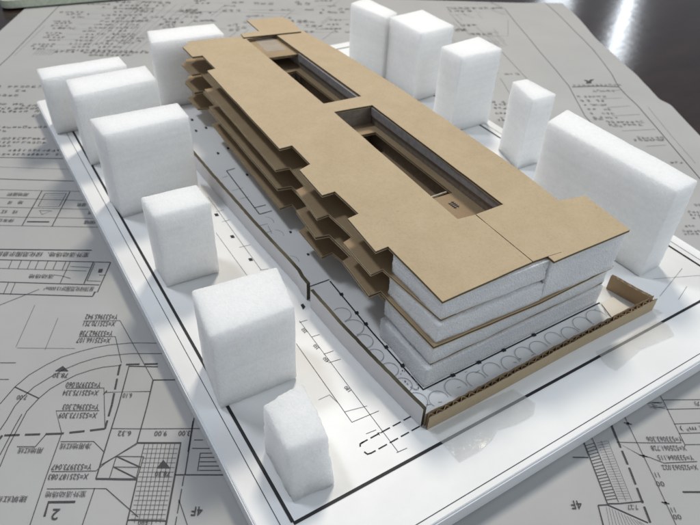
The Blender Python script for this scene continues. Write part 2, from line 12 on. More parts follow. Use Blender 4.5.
PAPER_TEXT=[('78.30', -0.5019, 0.3507, 0.0307, 0.0121), ('7.00', -0.5598, 0.2937, 0.0197, 0.0113), ('6.10', -0.3509, 0.2978, 0.0181, 0.0114), ('净用地红线', -0.4192, 0.1794, 0.0576, 0.0135), ('用地红线', -0.4992, 0.1703, 0.0458, 0.0129), ('Y=533973.047', -0.4121, 0.1351, 0.0722, 0.0116), ('X=525187.083', -0.4122, 0.1152, 0.0712, 0.0113), ('室外活动场地', -0.4062, 0.0806, 0.0705, 0.0119), ('2', -0.4124, 0.0435, 0.0128, 0.02), ('建筑红线', -0.4978, 0.0723, 0.055, 0.0121), ('6.32', -0.3347, 0.2071, 0.0247, 0.0114), ('9.00', -0.2658, 0.2074, 0.0239, 0.0113), ('3.00', -0.2208, 0.2078, 0.0221, 0.0114), ('4F', -0.1711, 0.0476, 0.0191, 0.0167), ('78.30', -0.245, 0.1204, 0.0271, 0.0102), ('1:500', -0.2561, 0.027, 0.0238, 0.008), ('Y=533965.942', -0.4641, 0.5244, 0.0735, 0.0162), ('X=525170.751', -0.4632, 0.5028, 0.0716, 0.0159), ('Y=533962.738', -0.4615, 0.4724, 0.0726, 0.0154), ('X=525166.107', -0.4616, 0.451, 0.0729, 0.0151), ('Y=533970.060', -0.4473, 0.3261, 0.071, 0.0136), ('X=525175.334', -0.4467, 0.3053, 0.0711, 0.0133), ('Y=533962.303', -0.4359, 0.2702, 0.0707, 0.0132), ('X=525173.309', -0.4355, 0.2495, 0.0737, 0.0129), ('室外活动场地、绿化范围示意图', -0.6741, 0.7488, 0.2324, 0.0194), ('活动场地', -0.6479, 0.6633, 0.0601, 0.0157), ('屋顶绿化范围2F13.000m²', -0.5671, 0.6176, 0.1179, 0.0164), ('用地面积', -0.8366, 1.0203, 0.0587, 0.0174), ('绿', -0.8435, 0.9789, 0.0109, 0.0169), ('地', -0.8146, 0.9797, 0.0138, 0.0168), ('红', -0.8425, 0.9334, 0.0162, 0.0162), ('线', -0.8125, 0.9332, 0.0134, 0.0162), ('停车位', -0.823, 0.8933, 0.045, 0.0156), ('建筑', -0.6424, 0.9728, 0.0249, 0.0168), ('道', -0.6078, 0.9345, 0.0109, 0.0163), ('围墙', -0.5963, 0.8898, 0.0295, 0.0156), ('7.27', 0.606, 0.0496, 0.0193, 0.0092), ('4F', 0.5042, 0.0542, 0.0202, 0.0163), ('11', 0.6782, 0.114, 0.0077, 0.0105), ('00', 0.6763, 0.0955, 0.0153, 0.0102), ('11', 0.6788, 0.044, 0.0073, 0.0095), ('00', 0.6804, 0.0307, 0.0146, 0.0093), ('Y=533063.306', 0.7254, 0.1928, 0.0722, 0.0116), ('X=525061.728', 0.7252, 0.1722, 0.0703, 0.0113), ('Y=533064.115', 0.7296, 0.1508, 0.0703, 0.011), ('X=525063.022', 0.7291, 0.1297, 0.0693, 0.0107), ('( m² )', 0.7913, 0.218, 0.0457, 0.0132), ('方', 0.832, 0.2789, 0.013, 0.0117)]
PAPER_ROWS=[((-1.1776, 1.7347), (-1.0232, 1.7431), 0.0198, 0.8), ((-1.0969, 1.7043), (-1.0684, 1.7058), 0.0194, 0.8), ((-1.1485, 1.6609), (-1.089, 1.664), 0.0189, 0.8), ((-1.121, 1.5912), (-1.0422, 1.5951), 0.018, 0.8), ((-1.0311, 1.5837), (-0.9659, 1.5869), 0.0179, 0.8), ((-1.1082, 1.5588), (-0.9621, 1.5658), 0.0176, 0.8), ((-1.0992, 1.536), (-0.9508, 1.543), 0.0174, 0.8), ((-0.9699, 1.5093), (-0.9565, 1.51), 0.0171, 0.8), ((-1.0544, 1.4223), (-0.9018, 1.4289), 0.0161, 0.8), ((-1.0432, 1.3941), (-1.008, 1.3955), 0.0157, 0.8), ((-1.0234, 1.3438), (-0.8495, 1.3508), 0.0152, 0.8), ((-1.0136, 1.3191), (-0.8633, 1.325), 0.0149, 0.8), ((-1.0048, 1.2966), (-0.9738, 1.2978), 0.0147, 0.8), ((-0.9602, 1.2702), (-0.7997, 1.2762), 0.0143, 0.8), ((-0.9839, 1.2437), (-0.7915, 1.2507), 0.0141, 0.8), ((-1.2124, 2.5631), (-1.1078, 2.572), 0.0221, 0.8), ((-1.1753, 2.5338), (-1.0759, 2.5422), 0.0218, 0.8), ((-1.1416, 2.4993), (-1.0743, 2.5049), 0.0215, 0.8), ((-1.2046, 2.4402), (-1.1209, 2.4469), 0.0208, 0.8), ((-1.1917, 2.4148), (-1.1174, 2.4207), 0.0204, 0.8), ((-1.1943, 2.3821), (-1.112, 2.3886), 0.0201, 0.8), ((-1.1754, 2.3516), (-1.1195, 2.356), 0.0198, 0.8), ((-1.1532, 2.3508), (-1.0843, 2.3562), 0.0198, 0.8), ((-1.1892, 2.2883), (-1.1174, 2.2937), 0.0191, 0.8), ((-1.1937, 2.2637), (-1.1014, 2.2705), 0.0189, 0.8), ((-1.1808, 2.2382), (-1.0848, 2.2453), 0.0186, 0.8), ((-1.15, 2.2098), (-1.1003, 2.2134), 0.0183, 0.8), ((-1.1951, 2.1581), (-1.1178, 2.1636), 0.0178, 0.8), ((-1.1954, 2.1355), (-1.1186, 2.1408), 0.0176, 0.8), ((-1.1778, 2.1089), (-1.1256, 2.1124), 0.0173, 0.8), ((-1.1273, 2.6875), (-1.0047, 2.6985), 0.0236, 0.8), ((-1.0867, 2.6463), (-0.9745, 2.6562), 0.0232, 0.8), ((-1.0828, 2.0824), (-0.9986, 2.0881), 0.0214, 0.85), ((-0.9801, 2.0948), (-0.7236, 2.1122), 0.0216, 0.85), ((-0.9592, 2.0799), (-0.7077, 2.0967), 0.0214, 0.85), ((-0.9355, 2.0545), (-0.7667, 2.0656), 0.0211, 0.85), ((-0.8604, 2.2763), (-0.7746, 2.2826), 0.0191, 0.7), ((-0.846, 2.2532), (-0.7607, 2.2594), 0.0189, 0.7), ((-0.8303, 2.2246), (-0.7711, 2.2289), 0.0186, 0.7), ((-0.8498, 2.1998), (-0.7742, 2.2052), 0.0183, 0.7), ((-0.8579, 2.4682), (-0.7721, 2.4752), 0.0212, 0.7), ((-0.8295, 2.5252), (-0.7377, 2.5328), 0.0219, 0.7), ((-0.9146, 2.6467), (-0.8581, 2.6517), 0.0232, 0.7), ((-0.9948, 2.73), (-0.9277, 2.7361), 0.0257, 0.8), ((-0.87, 2.7413), (-0.7878, 2.7488), 0.0258, 0.8), ((-0.9669, 2.6838), (-0.8768, 2.6918), 0.0251, 0.8), ((-0.8434, 2.6948), (-0.738, 2.7042), 0.0253, 0.8), ((-0.9818, 2.6349), (-0.8693, 2.6448), 0.0245, 0.8), ((-0.8599, 2.6456), (-0.7843, 2.6522), 0.0246, 0.8), ((-0.9963, 2.5873), (-0.9131, 2.5944), 0.0239, 0.8), ((-0.8759, 2.5976), (-0.7779, 2.606), 0.024, 0.8), ((-1.0104, 2.5407), (-0.9054, 2.5496), 0.0234, 0.8), ((-0.8916, 2.5507), (-0.8226, 2.5565), 0.0235, 0.8), ((-0.9837, 2.4987), (-0.9069, 2.505), 0.0228, 0.8), ((-0.866, 2.5084), (-0.7748, 2.5159), 0.023, 0.8), ((-0.9977, 2.4542), (-0.8994, 2.4622), 0.0223, 0.8), ((-0.8815, 2.4636), (-0.8185, 2.4687), 0.0224, 0.8), ((-1.0114, 2.4108), (-0.9408, 2.4164), 0.0218, 0.8), ((-0.8965, 2.4199), (-0.812, 2.4266), 0.0219, 0.8), ((-1.0247, 2.3684), (-0.9332, 2.3756), 0.0213, 0.8), ((-0.9113, 2.3773), (-0.8057, 2.3855), 0.0214, 0.8), ((-1.0378, 2.327), (-0.9732, 2.3319), 0.0208, 0.8), ((-0.9257, 2.3356), (-0.8475, 2.3415), 0.0209, 0.8), ((-1.0123, 2.2894), (-0.9269, 2.2957), 0.0204, 0.8), ((-0.9012, 2.2977), (-0.8021, 2.3051), 0.0206, 0.8), ((-1.0252, 2.2497), (-0.9661, 2.254), 0.0199, 0.8), ((-0.9154, 2.2577), (-0.8431, 2.263), 0.0201, 0.8), ((-1.0378, 2.2109), (-0.9585, 2.2166), 0.0195, 0.8), ((-0.9292, 2.2187), (-0.8367, 2.2253), 0.0197, 0.8), ((-1.0501, 2.1729), (-0.9511, 2.1799), 0.0191, 0.8), ((-0.9428, 2.1805), (-0.8764, 2.1852), 0.0193, 0.8), ((-1.0256, 2.1383), (-0.952, 2.1434), 0.0187, 0.8), ((-0.9192, 2.1457), (-0.8327, 2.1517), 0.0188, 0.8), ((-1.0378, 2.1019), (-0.9448, 2.1082), 0.0183, 0.8), ((-0.9326, 2.109), (-0.8716, 2.1132), 0.0185, 0.8), ((-0.719, 2.4304), (-0.6635, 2.4348), 0.0251, 0.7), ((-0.7893, 2.7387), (-0.7421, 2.743), 0.0311, 0.7), ((-0.6737, 2.3795), (-0.6183, 2.3838), 0.0235, 0.7), ((-0.5295, 2.5103), (-0.4872, 2.5138), 0.0234, 0.7), ((0.0515, 2.766), (0.1322, 2.7732), 0.0259, 0.7), ((-0.623, 2.7835), (-0.5823, 2.7872), 0.0335, 0.7), ((-0.0534, 2.4702), (0.0298, 2.4767), 0.029, 0.7), ((-0.718, 2.511), (-0.6539, 2.5163), 0.0252, 0.7), ((0.0535, 2.4963), (0.147, 2.5037), 0.0204, 0.7), ((-0.232, 2.5105), (-0.1521, 2.5169), 0.0259, 0.7), ((-0.0583, 2.6962), (0.037, 2.7044), 0.0259, 0.7), ((-0.2755, 2.4123), (-0.2001, 2.4181), 0.0213, 0.7), ((-0.6694, 2.632), (-0.5956, 2.6384), 0.0317, 0.7), ((0.013, 2.6559), (0.0764, 2.6613), 0.0303, 0.7), ((-0.6096, 2.5977), (-0.5711, 2.601), 0.022, 0.7), ((-0.3406, 2.4939), (-0.2689, 2.4997), 0.0229, 0.7), ((0.0668, 2.5579), (0.1146, 2.5617), 0.0204, 0.7), ((0.0886, 2.4024), (0.1772, 2.4092), 0.0244, 0.7), ((-0.6055, 2.751), (-0.5511, 2.7559), 0.0242, 0.7), ((0.0441, 2.4388), (0.1254, 2.4451), 0.02, 0.7), ((-0.6637, 2.6454), (-0.5712, 2.6534), 0.0222, 0.7), ((-0.0941, 2.5193), (-0.0249, 2.5248), 0.0298, 0.7), ((-0.6221, 2.5455), (-0.5761, 2.5493), 0.0204, 0.7), ((-0.8667, 2.6197), (-0.8224, 2.6235), 0.0207, 0.7), ((0.111, 2.7175), (0.2053, 2.7257), 0.0299, 0.7), ((-0.1535, 2.5257), (-0.0612, 2.5332), 0.029, 0.7), ((-0.1677, 2.5671), (-0.0894, 2.5736), 0.0278, 0.7), ((-0.3371, 2.5791), (-0.2901, 2.583), 0.0293, 0.7), ((-0.4289, 2.7788), (-0.379, 2.7833), 0.0326, 0.7), ((-0.6386, 2.6046), (-0.5621, 2.6111), 0.0298, 0.7), ((-0.5671, 2.6128), (-0.505, 2.6181), 0.0203, 0.7), ((-0.0132, 2.8416), (0.0877, 2.8508), 0.0246, 0.7), ((-0.6976, 2.3996), (-0.6177, 2.4059), 0.0203, 0.7), ((-0.3371, 2.5908), (-0.2575, 2.5975), 0.022, 0.7), ((-0.0552, 2.388), (0.0207, 2.3937), 0.0274, 0.7), ((0.0526, 2.6691), (0.143, 2.6768), 0.0307, 0.7), ((-0.3191, 2.769), (-0.2419, 2.776), 0.0331, 0.7), ((-0.5716, 2.4955), (-0.485, 2.5025), 0.0253, 0.7), ((-0.8296, 2.481), (-0.7794, 2.4851), 0.0278, 0.7), ((-0.2336, 2.6788), (-0.1414, 2.6868), 0.0283, 0.7), ((-0.7014, 2.4674), (-0.6104, 2.4747), 0.0292, 0.9), ((-0.461, 2.6493), (-0.3741, 2.6568), 0.0322, 0.9), ((-0.4123, 2.4503), (-0.3526, 2.4551), 0.0291, 0.9), ((-0.3712, 2.414), (-0.3302, 2.4172), 0.0285, 0.9), ((-0.3999, 2.3859), (-0.3412, 2.3904), 0.0281, 0.9), ((-0.4601, 2.7198), (-0.3815, 2.7268), 0.0333, 0.9), ((-0.1105, 2.8104), (-0.0748, 2.8137), 0.0348, 0.9), ((-0.0991, 2.7799), (-0.0535, 2.784), 0.0344, 0.9), ((0.6983, 2.5381), (0.7629, 2.5432), 0.028, 0.8), ((0.6687, 2.4745), (0.737, 2.4798), 0.0272, 0.8), ((0.6621, 2.4633), (0.7059, 2.4667), 0.027, 0.8), ((0.6694, 2.7392), (0.7843, 2.7491), 0.031, 0.8), ((0.7265, 2.4195), (0.8328, 2.4275), 0.0264, 0.8), ((0.6847, 1.6976), (0.7238, 1.6996), 0.0174, 0.8), ((0.688, 1.6764), (0.7425, 1.6791), 0.0172, 0.8), ((0.6781, 1.6465), (0.7281, 1.649), 0.0168, 0.8), ((0.6734, 1.6053), (0.7266, 1.6078), 0.0163, 0.8), ((0.6582, 1.549), (0.7028, 1.551), 0.0158, 0.8), ((0.6689, 1.5651), (0.725, 1.5677), 0.0159, 0.8), ((0.7063, 1.9697), (0.7744, 1.9738), 0.0206, 0.8), ((0.7935, 1.9648), (0.8576, 1.9685), 0.0206, 0.8), ((0.6659, 2.7852), (0.9526, 2.8103), 0.0319, 0.8), ((1.0516, 1.8683), (1.2417, 1.8788), 0.0176, 0.9), ((1.1136, 1.818), (1.2259, 1.824), 0.0189, 0.7), ((1.0357, 1.7637), (1.0479, 1.7644), 0.0182, 0.6), ((1.0621, 1.7651), (1.0723, 1.7656), 0.0182, 0.6), ((1.0804, 1.7661), (1.1417, 1.7692), 0.0183, 0.6), ((1.0368, 1.7266), (1.0489, 1.7272), 0.0178, 0.6), ((1.0629, 1.7279), (1.073, 1.7284), 0.0179, 0.6), ((1.0819, 1.7288), (1.1387, 1.7317), 0.0178, 0.6), ((1.0379, 1.6902), (1.0498, 1.6908), 0.0174, 0.6), ((1.0637, 1.6915), (1.0737, 1.692), 0.0174, 0.6), ((1.0832, 1.6925), (1.1359, 1.6951), 0.0174, 0.6), ((1.039, 1.6547), (1.0508, 1.6553), 0.017, 0.6), ((1.0645, 1.656), (1.0744, 1.6564), 0.017, 0.6), ((1.0846, 1.6569), (1.1331, 1.6592), 0.017, 0.6), ((1.04, 1.62), (1.0517, 1.6206), 0.0166, 0.6), ((1.0653, 1.6212), (1.075, 1.6216), 0.0167, 0.6), ((1.0859, 1.6222), (1.1304, 1.6242), 0.0167, 0.6), ((1.0411, 1.5861), (1.0526, 1.5866), 0.0163, 0.6), ((1.066, 1.5872), (1.0756, 1.5876), 0.0163, 0.6), ((1.0872, 1.5882), (1.1277, 1.59), 0.0163, 0.6), ((1.0409, 1.5741), (1.0715, 1.5755), 0.0178, 0.8), ((1.0785, 1.5521), (1.216, 1.5582), 0.0176, 0.8), ((1.0824, 1.5313), (1.2, 1.5364), 0.0173, 0.8), ((1.0939, 1.5218), (1.1128, 1.5226), 0.0171, 0.8), ((1.1312, 1.434), (1.2341, 1.4381), 0.0162, 0.8), ((1.1321, 1.4175), (1.2344, 1.4216), 0.016, 0.8), ((1.1968, 1.2662), (1.2314, 1.2674), 0.0144, 0.8), ((1.1303, 0.9826), (1.1736, 0.9837), 0.0115, 0.8), ((1.1294, 0.9672), (1.1663, 0.9681), 0.0114, 0.8), ((1.1286, 0.9521), (1.1591, 0.9528), 0.0111, 0.8), ((1.0864, 0.9116), (1.1163, 0.9123), 0.0108, 0.8), ((1.0696, 0.8873), (1.129, 0.8885), 0.0106, 0.8), ((1.0692, 0.8731), (1.1222, 0.8742), 0.0105, 0.8), ((1.1658, 1.0201), (1.191, 1.0208), 0.0119, 0.8)]
PLAN_LINES=[(0.0009599999999999999, [(0.2297, 0.4112), (0.2283, 0.0241)]), (0.0009599999999999999, [(0.1916, 0.3542), (0.189, 0.1225)]), (0.0009599999999999999, [(0.189, 0.1225), (0.2483, 0.1188)]), (0.0009599999999999999, [(0.2272, 0.4065), (0.2469, 0.4051)]), (0.0009599999999999999, [(0.2305, 0.3547), (0.2482, 0.3529)]), (0.0009599999999999999, [(0.2277, 0.2986), (0.2504, 0.2967)]), (0.0009599999999999999, [(0.2248, 0.2728), (0.2517, 0.2695)]), (0.0009599999999999999, [(0.225, 0.0248), (0.2472, 0.0231)]), (0.0009599999999999999, [(0.1983, 0.087), (0.2195, 0.085)]), (0.0009599999999999999, [(0.2367, 0.9677), (0.2305, 0.6109)]), (0.0008399999999999999, [(0.1924, 0.8017), (0.1924, 0.6046)]), (0.0009599999999999999, [(0.2206, 0.7169), (0.2498, 0.7125)]), (0.0009599999999999999, [(0.2277, 0.6108), (0.2478, 0.6056)]), (0.0009599999999999999, [(0.2247, 0.8392), (0.2468, 0.8374)]), (0.0009599999999999999, [(0.2284, 0.8896), (0.251, 0.888)]), (0.0028, [(0.3359, 1.0708), (0.3267, 0.8232)]), (0.0028, [(0.3267, 0.8232), (0.3634, 0.8215)]), (0.0028, [(0.3359, 1.0708), (0.3637, 1.072)]), (0.0028, [(0.3264, 0.8578), (0.3615, 0.8552)]), (0.0008399999999999999, [(0.3074, 0.9641), (0.341, 0.9636)]), (0.0008399999999999999, [(0.3092, 1.0412), (0.3289, 1.043)]), (0.0008399999999999999, [(0.3006, 0.7773), (0.3276, 0.7727)]), (0.0008399999999999999, [(0.3058, 0.7394), (0.3233, 0.7397)]), (0.0008399999999999999, [(0.3107, 0.9163), (0.3369, 0.9135)]), (0.0008399999999999999, [(0.3175, 0.7281), (0.3237, 0.7646)]), (0.0007199999999999999, [(0.3345, 0.8052), (0.3418, 0.7988), (0.346, 0.7894), (0.3465, 0.7787), (0.3436, 0.7691)]), (0.0007199999999999999, [(0.3321, 0.7399), (0.3392, 0.7336), (0.3434, 0.7247), (0.3438, 0.7145), (0.341, 0.7054)]), (0.0007199999999999999, [(0.3168, 0.6247), (0.3235, 0.6188), (0.3275, 0.6105), (0.328, 0.6013), (0.3254, 0.5931)]), (0.003, [(0.2865, 0.5004), (0.3579, 0.499)])]
PLAN_FILLS=[[(0.2204, 0.8833), (0.2297, 0.8814), (0.2286, 0.8683), (0.2193, 0.8702)], [(0.2191, 0.7734), (0.228, 0.7714), (0.2269, 0.7594), (0.218, 0.7614)], [(0.2214, 0.6654), (0.23, 0.6633), (0.2289, 0.6523), (0.2204, 0.6544)], [(0.2561, 0.4554), (0.2631, 0.4564), (0.2629, 0.444), (0.2533, 0.4382)], [(0.3611, 0.7165), (0.365, 0.7168), (0.367, 0.7103), (0.3636, 0.7062), (0.3596, 0.7074)], [(0.357, 0.6124), (0.3608, 0.6126), (0.3627, 0.6065), (0.3595, 0.6028), (0.3556, 0.6041)], [(0.3509, 1.1843), (0.3556, 1.1853), (0.3579, 1.1765), (0.354, 1.1703), (0.3493, 1.1714)], [(0.3902, 1.1986), (0.395, 1.1996), (0.3972, 1.1907), (0.3932, 1.1843), (0.3883, 1.1855)], [(0.3797, 1.3567), (0.3847, 1.358), (0.3871, 1.3482), (0.3829, 1.3411), (0.3778, 1.3422)], [(0.3378, 1.4101), (0.3428, 1.4115), (0.3453, 1.4014), (0.3411, 1.3941), (0.336, 1.3952)], [(0.3436, 1.3523), (0.3485, 1.3536), (0.3509, 1.3439), (0.3469, 1.3368), (0.3418, 1.3379)], [(0.3595, 1.431), (0.3646, 1.4324), (0.367, 1.4222), (0.3628, 1.4147), (0.3576, 1.4158)], [(0.3779, 1.028), (0.3824, 1.0288), (0.3846, 1.0207), (0.3808, 1.0152), (0.3762, 1.0164)]]
PLAN_NUMBERS=[('350', 0.2249, 0.3793), ('350', 0.2244, 0.3246), ('450', 0.2242, 0.2827), ('180', 0.2233, 0.1951), ('7', 0.2223, 0.0757)]
# ------------------------------------------------------------------ materials
def new_mat(name):
    m = bpy.data.materials.new(name); m.use_nodes = True
    nt = m.node_tree; b = nt.nodes['Principled BSDF']
    return m, nt, b
def node(nt, kind, **kw):
    n = nt.nodes.new(kind)
    for k, v in kw.items():
        if k in n.inputs: n.inputs[k].default_value = v
        else: setattr(n, k, v)
    return n
def ramp(nt, src, stops):
    r = nt.nodes.new('ShaderNodeValToRGB')
    e = r.color_ramp.elements
    while len(e) < len(stops): e.new(0.5)
    for i, (p, c) in enumerate(stops):
        e[i].position = p; e[i].color = (*c, 1)
    nt.links.new(src, r.inputs[0]); return r
def coords(nt, scale=(1, 1, 1)):
    tc = nt.nodes.new('ShaderNodeTexCoord'); mp = nt.nodes.new('ShaderNodeMapping')
    mp.inputs['Scale'].default_value = scale
    nt.links.new(tc.outputs['Object'], mp.inputs[0]); return mp.outputs[0]
def bump(nt, b, src, strength, dist, prev=None):
    n = node(nt, 'ShaderNodeBump', Strength=strength, Distance=dist)
    nt.links.new(src, n.inputs['Height'])
    if prev is not None: nt.links.new(prev.outputs[0], n.inputs['Normal'])
    nt.links.new(n.outputs[0], b.inputs['Normal']); return n

def foam_mat(name, dark, light, sss, cell, strength, spark=0.0):
    m, nt, b = new_mat(name); L = nt.links
    co = coords(nt)
    n1 = node(nt, 'ShaderNodeTexNoise', Scale=26.0, Detail=5.0, Roughness=.65); L.new(co, n1.inputs[0])
    r = ramp(nt, n1.outputs[0], [(.3, dark), (.68, light)])
    v = node(nt, 'ShaderNodeTexVoronoi', Scale=cell); L.new(co, v.inputs[0])
    v2 = node(nt, 'ShaderNodeTexNoise', Scale=cell * .45, Detail=6.0, Roughness=.75); L.new(co, v2.inputs[0])
    st = node(nt, 'ShaderNodeTexNoise', Scale=1.0, Detail=3.0)
    L.new(coords(nt, (10, 10, 210)), st.inputs[0])
    mix = node(nt, 'ShaderNodeMix', data_type='RGBA', blend_type='MULTIPLY'); mix.inputs[0].default_value = .18
    r2 = ramp(nt, v2.outputs[0], [(.25, (.62, .63, .65)), (.6, (1, 1, 1))])
    L.new(r.outputs[0], mix.inputs[6]); L.new(r2.outputs[0], mix.inputs[7])
    rs = ramp(nt, st.outputs[0], [(.36, (.968, .968, .97)), (.56, (1, 1, 1))])
    ms = node(nt, 'ShaderNodeMix', data_type='RGBA', blend_type='MULTIPLY'); ms.inputs[0].default_value = 1.0
    L.new(mix.outputs[2], ms.inputs[6]); L.new(rs.outputs[0], ms.inputs[7]); L.new(ms.outputs[2], b.inputs['Base Color'])
    b.inputs['Roughness'].default_value = .75
    b.inputs['Subsurface Weight'].default_value = sss
    b.inputs['Subsurface Radius'].default_value = (1, 1, 1.05)
    b.inputs['Subsurface Scale'].default_value = spark or .010
    b.inputs['Sheen Weight'].default_value = .12
    b1 = bump(nt, b, v.outputs[0], strength, .0012)
    b2 = bump(nt, b, v2.outputs[0], strength, .0016, b1)
    bump(nt, b, st.outputs[0], strength * 1.1, .0012, b2)
    return m
FOAM = foam_mat('white_pearl_foam', (.85, .85, .835), (.89, .89, .875), 1.0, 620.0, .38, .026)
GREY_FOAM = foam_mat('grey_cut_foam', (.80, .805, .82), (.90, .905, .91), .6, 900.0, .6)

def card_mat(name, a, c, mottle=60.0):
    m, nt, b = new_mat(name); L = nt.links
    co = coords(nt)
    n1 = node(nt, 'ShaderNodeTexNoise', Scale=mottle, Detail=8.0, Roughness=.7); L.new(co, n1.inputs[0])
    r = ramp(nt, n1.outputs[0], [(.28, a), (.72, c)])
    n2 = node(nt, 'ShaderNodeTexNoise', Scale=900.0, Detail=3.0); L.new(coords(nt, (1, .8, 1)), n2.inputs[0])
    n4 = node(nt, 'ShaderNodeTexNoise', Scale=11.0, Detail=6.0, Roughness=.62, Distortion=.4); L.new(co, n4.inputs[0])
    r4 = ramp(nt, n4.outputs[0], [(.30, (.84, .82, .80)), (.50, (1, 1, 1)), (.72, (1.0, 1.0, 1.0))])
    m4 = node(nt, 'ShaderNodeMix', data_type='RGBA', blend_type='MULTIPLY'); m4.inputs[0].default_value = .4
    L.new(r.outputs[0], m4.inputs[6]); L.new(r4.outputs[0], m4.inputs[7])
    r2 = ramp(nt, n2.outputs[0], [(.3, (.86, .85, .83)), (.55, (1, 1, 1)), (.75, (1.0, .98, .95))])
    mix = node(nt, 'ShaderNodeMix', data_type='RGBA', blend_type='MULTIPLY'); mix.inputs[0].default_value = .6
    L.new(m4.outputs[2], mix.inputs[6]); L.new(r2.outputs[0], mix.inputs[7])
    # sparse dark flecks of recycled pulp
    v = node(nt, 'ShaderNodeTexNoise', Scale=420.0, Detail=2.0); L.new(co, v.inputs[0])
    r3 = ramp(nt, v.outputs[0], [(.70, (1, 1, 1)), (.80, (.75, .70, .66))])
    mix2 = node(nt, 'ShaderNodeMix', data_type='RGBA', blend_type='MULTIPLY'); mix2.inputs[0].default_value = .7
    L.new(mix.outputs[2], mix2.inputs[6]); L.new(r3.outputs[0], mix2.inputs[7])
    L.new(mix2.outputs[2], b.inputs['Base Color'])
    b.inputs['Roughness'].default_value = .78; b.inputs['Specular IOR Level'].default_value = .3
    w = node(nt, 'ShaderNodeTexWave', Scale=55.0, Distortion=.6); w.bands_direction = 'Y'
    L.new(co, w.inputs[0])
    b1 = bump(nt, b, w.outputs[1], .05, .0004)
    bump(nt, b, n2.outputs[0], .15, .0004, b1)
    return m
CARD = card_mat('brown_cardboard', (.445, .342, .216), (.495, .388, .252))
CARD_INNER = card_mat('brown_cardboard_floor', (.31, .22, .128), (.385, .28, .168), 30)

def edge_mat():
    m, nt, b = new_mat('corrugated_cut_edge'); L = nt.links
    co = coords(nt)
    w = node(nt, 'ShaderNodeTexNoise', Scale=1.0, Detail=4.0, Roughness=.8); L.new(coords(nt, (420, 420, 900)), w.inputs[0])
    r = ramp(nt, w.outputs[0], [(.34, (.06, .042, .025)), (.5, (.19, .135, .08)), (.68, (.42, .31, .19))])
    L.new(r.outputs[0], b.inputs['Base Color']); b.inputs['Roughness'].default_value = .9
    bump(nt, b, w.outputs[0], .6, .001); return m
EDGE = edge_mat()


def paper_mat(name, a, c, rough=.55):
    m, nt, b = new_mat(name); L = nt.links
    co = coords(nt)
    n1 = node(nt, 'ShaderNodeTexNoise', Scale=9.0, Detail=6.0, Roughness=.6); L.new(co, n1.inputs[0])
    r = ramp(nt, n1.outputs[0], [(.3, a), (.7, c)]); L.new(r.outputs[0], b.inputs['Base Color'])
    b.inputs['Roughness'].default_value = rough; b.inputs['Specular IOR Level'].default_value = .35
    n2 = node(nt, 'ShaderNodeTexNoise', Scale=14.0, Detail=4.0); L.new(co, n2.inputs[0])
    n3 = node(nt, 'ShaderNodeTexNoise', Scale=1500.0, Detail=2.0); L.new(co, n3.inputs[0])
    b1 = bump(nt, b, n2.outputs[0], .25, .004); bump(nt, b, n3.outputs[0], .08, .0003, b1)
    return m
PAPER = paper_mat('grey_drawing_paper', (.368, .364, .355), (.412, .408, .398))
PLAN_PAPER = paper_mat('white_plan_paper', (.765, .765, .755), (.85, .85, .84), .4)
BOARD = paper_mat('white_foam_board', (.80, .81, .82), (.86, .87, .88), .35)
CREAM = paper_mat('cream_paper', (.74, .69, .60), (.79, .74, .66))
WALL_PAPER = paper_mat('grey_white_wall_paper', (.55, .54, .555), (.62, .61, .625))

def plain(name, col, rough=.6, spec=.3):
    m, nt, b = new_mat(name)
    n = node(nt, 'ShaderNodeTexNoise', Scale=300.0, Detail=3.0); nt.links.new(coords(nt), n.inputs[0])
    r = ramp(nt, n.outputs[0], [(.3, tuple(x * .85 for x in col)), (.7, tuple(min(1, x * 1.15) for x in col))])
    nt.links.new(r.outputs[0], b.inputs['Base Color'])
    b.inputs['Roughness'].default_value = rough; b.inputs['Specular IOR Level'].default_value = spec
    return m
INK = plain('drawing_ink', (.055, .052, .055)); PLAN_INK = plain('plan_ink', (.02, .02, .022))
GREY_INK = plain('grey_drawing_ink', (.19, .183, .178)); FAINT_INK = plain('faint_drawing_ink', (.25, .24, .23)); PENCIL = plain('grey_pencil', (.28, .28, .3))
DARK_EDGE = plain('dark_torn_edge', (.075, .062, .035))
LINER = card_mat('pale_cut_liner', (.47, .36, .22), (.58, .45, .29), 200)
WELL = plain('shade_toned_well_strip', (.30, .28, .28), .8); WELL_SHADE = plain('shade_toned_well_card', (.23, .19, .155), .85)  # both tones darkened to carry the shade inside the roof openings
CASE = plain('pale_green_silver', (.52, .56, .44), .35, .5); CASE_DARK = plain('dark_case_top', (.03, .03, .032), .3, .5)
PALE_EDGE = plain('pale_cut_strip', (.42, .38, .31))

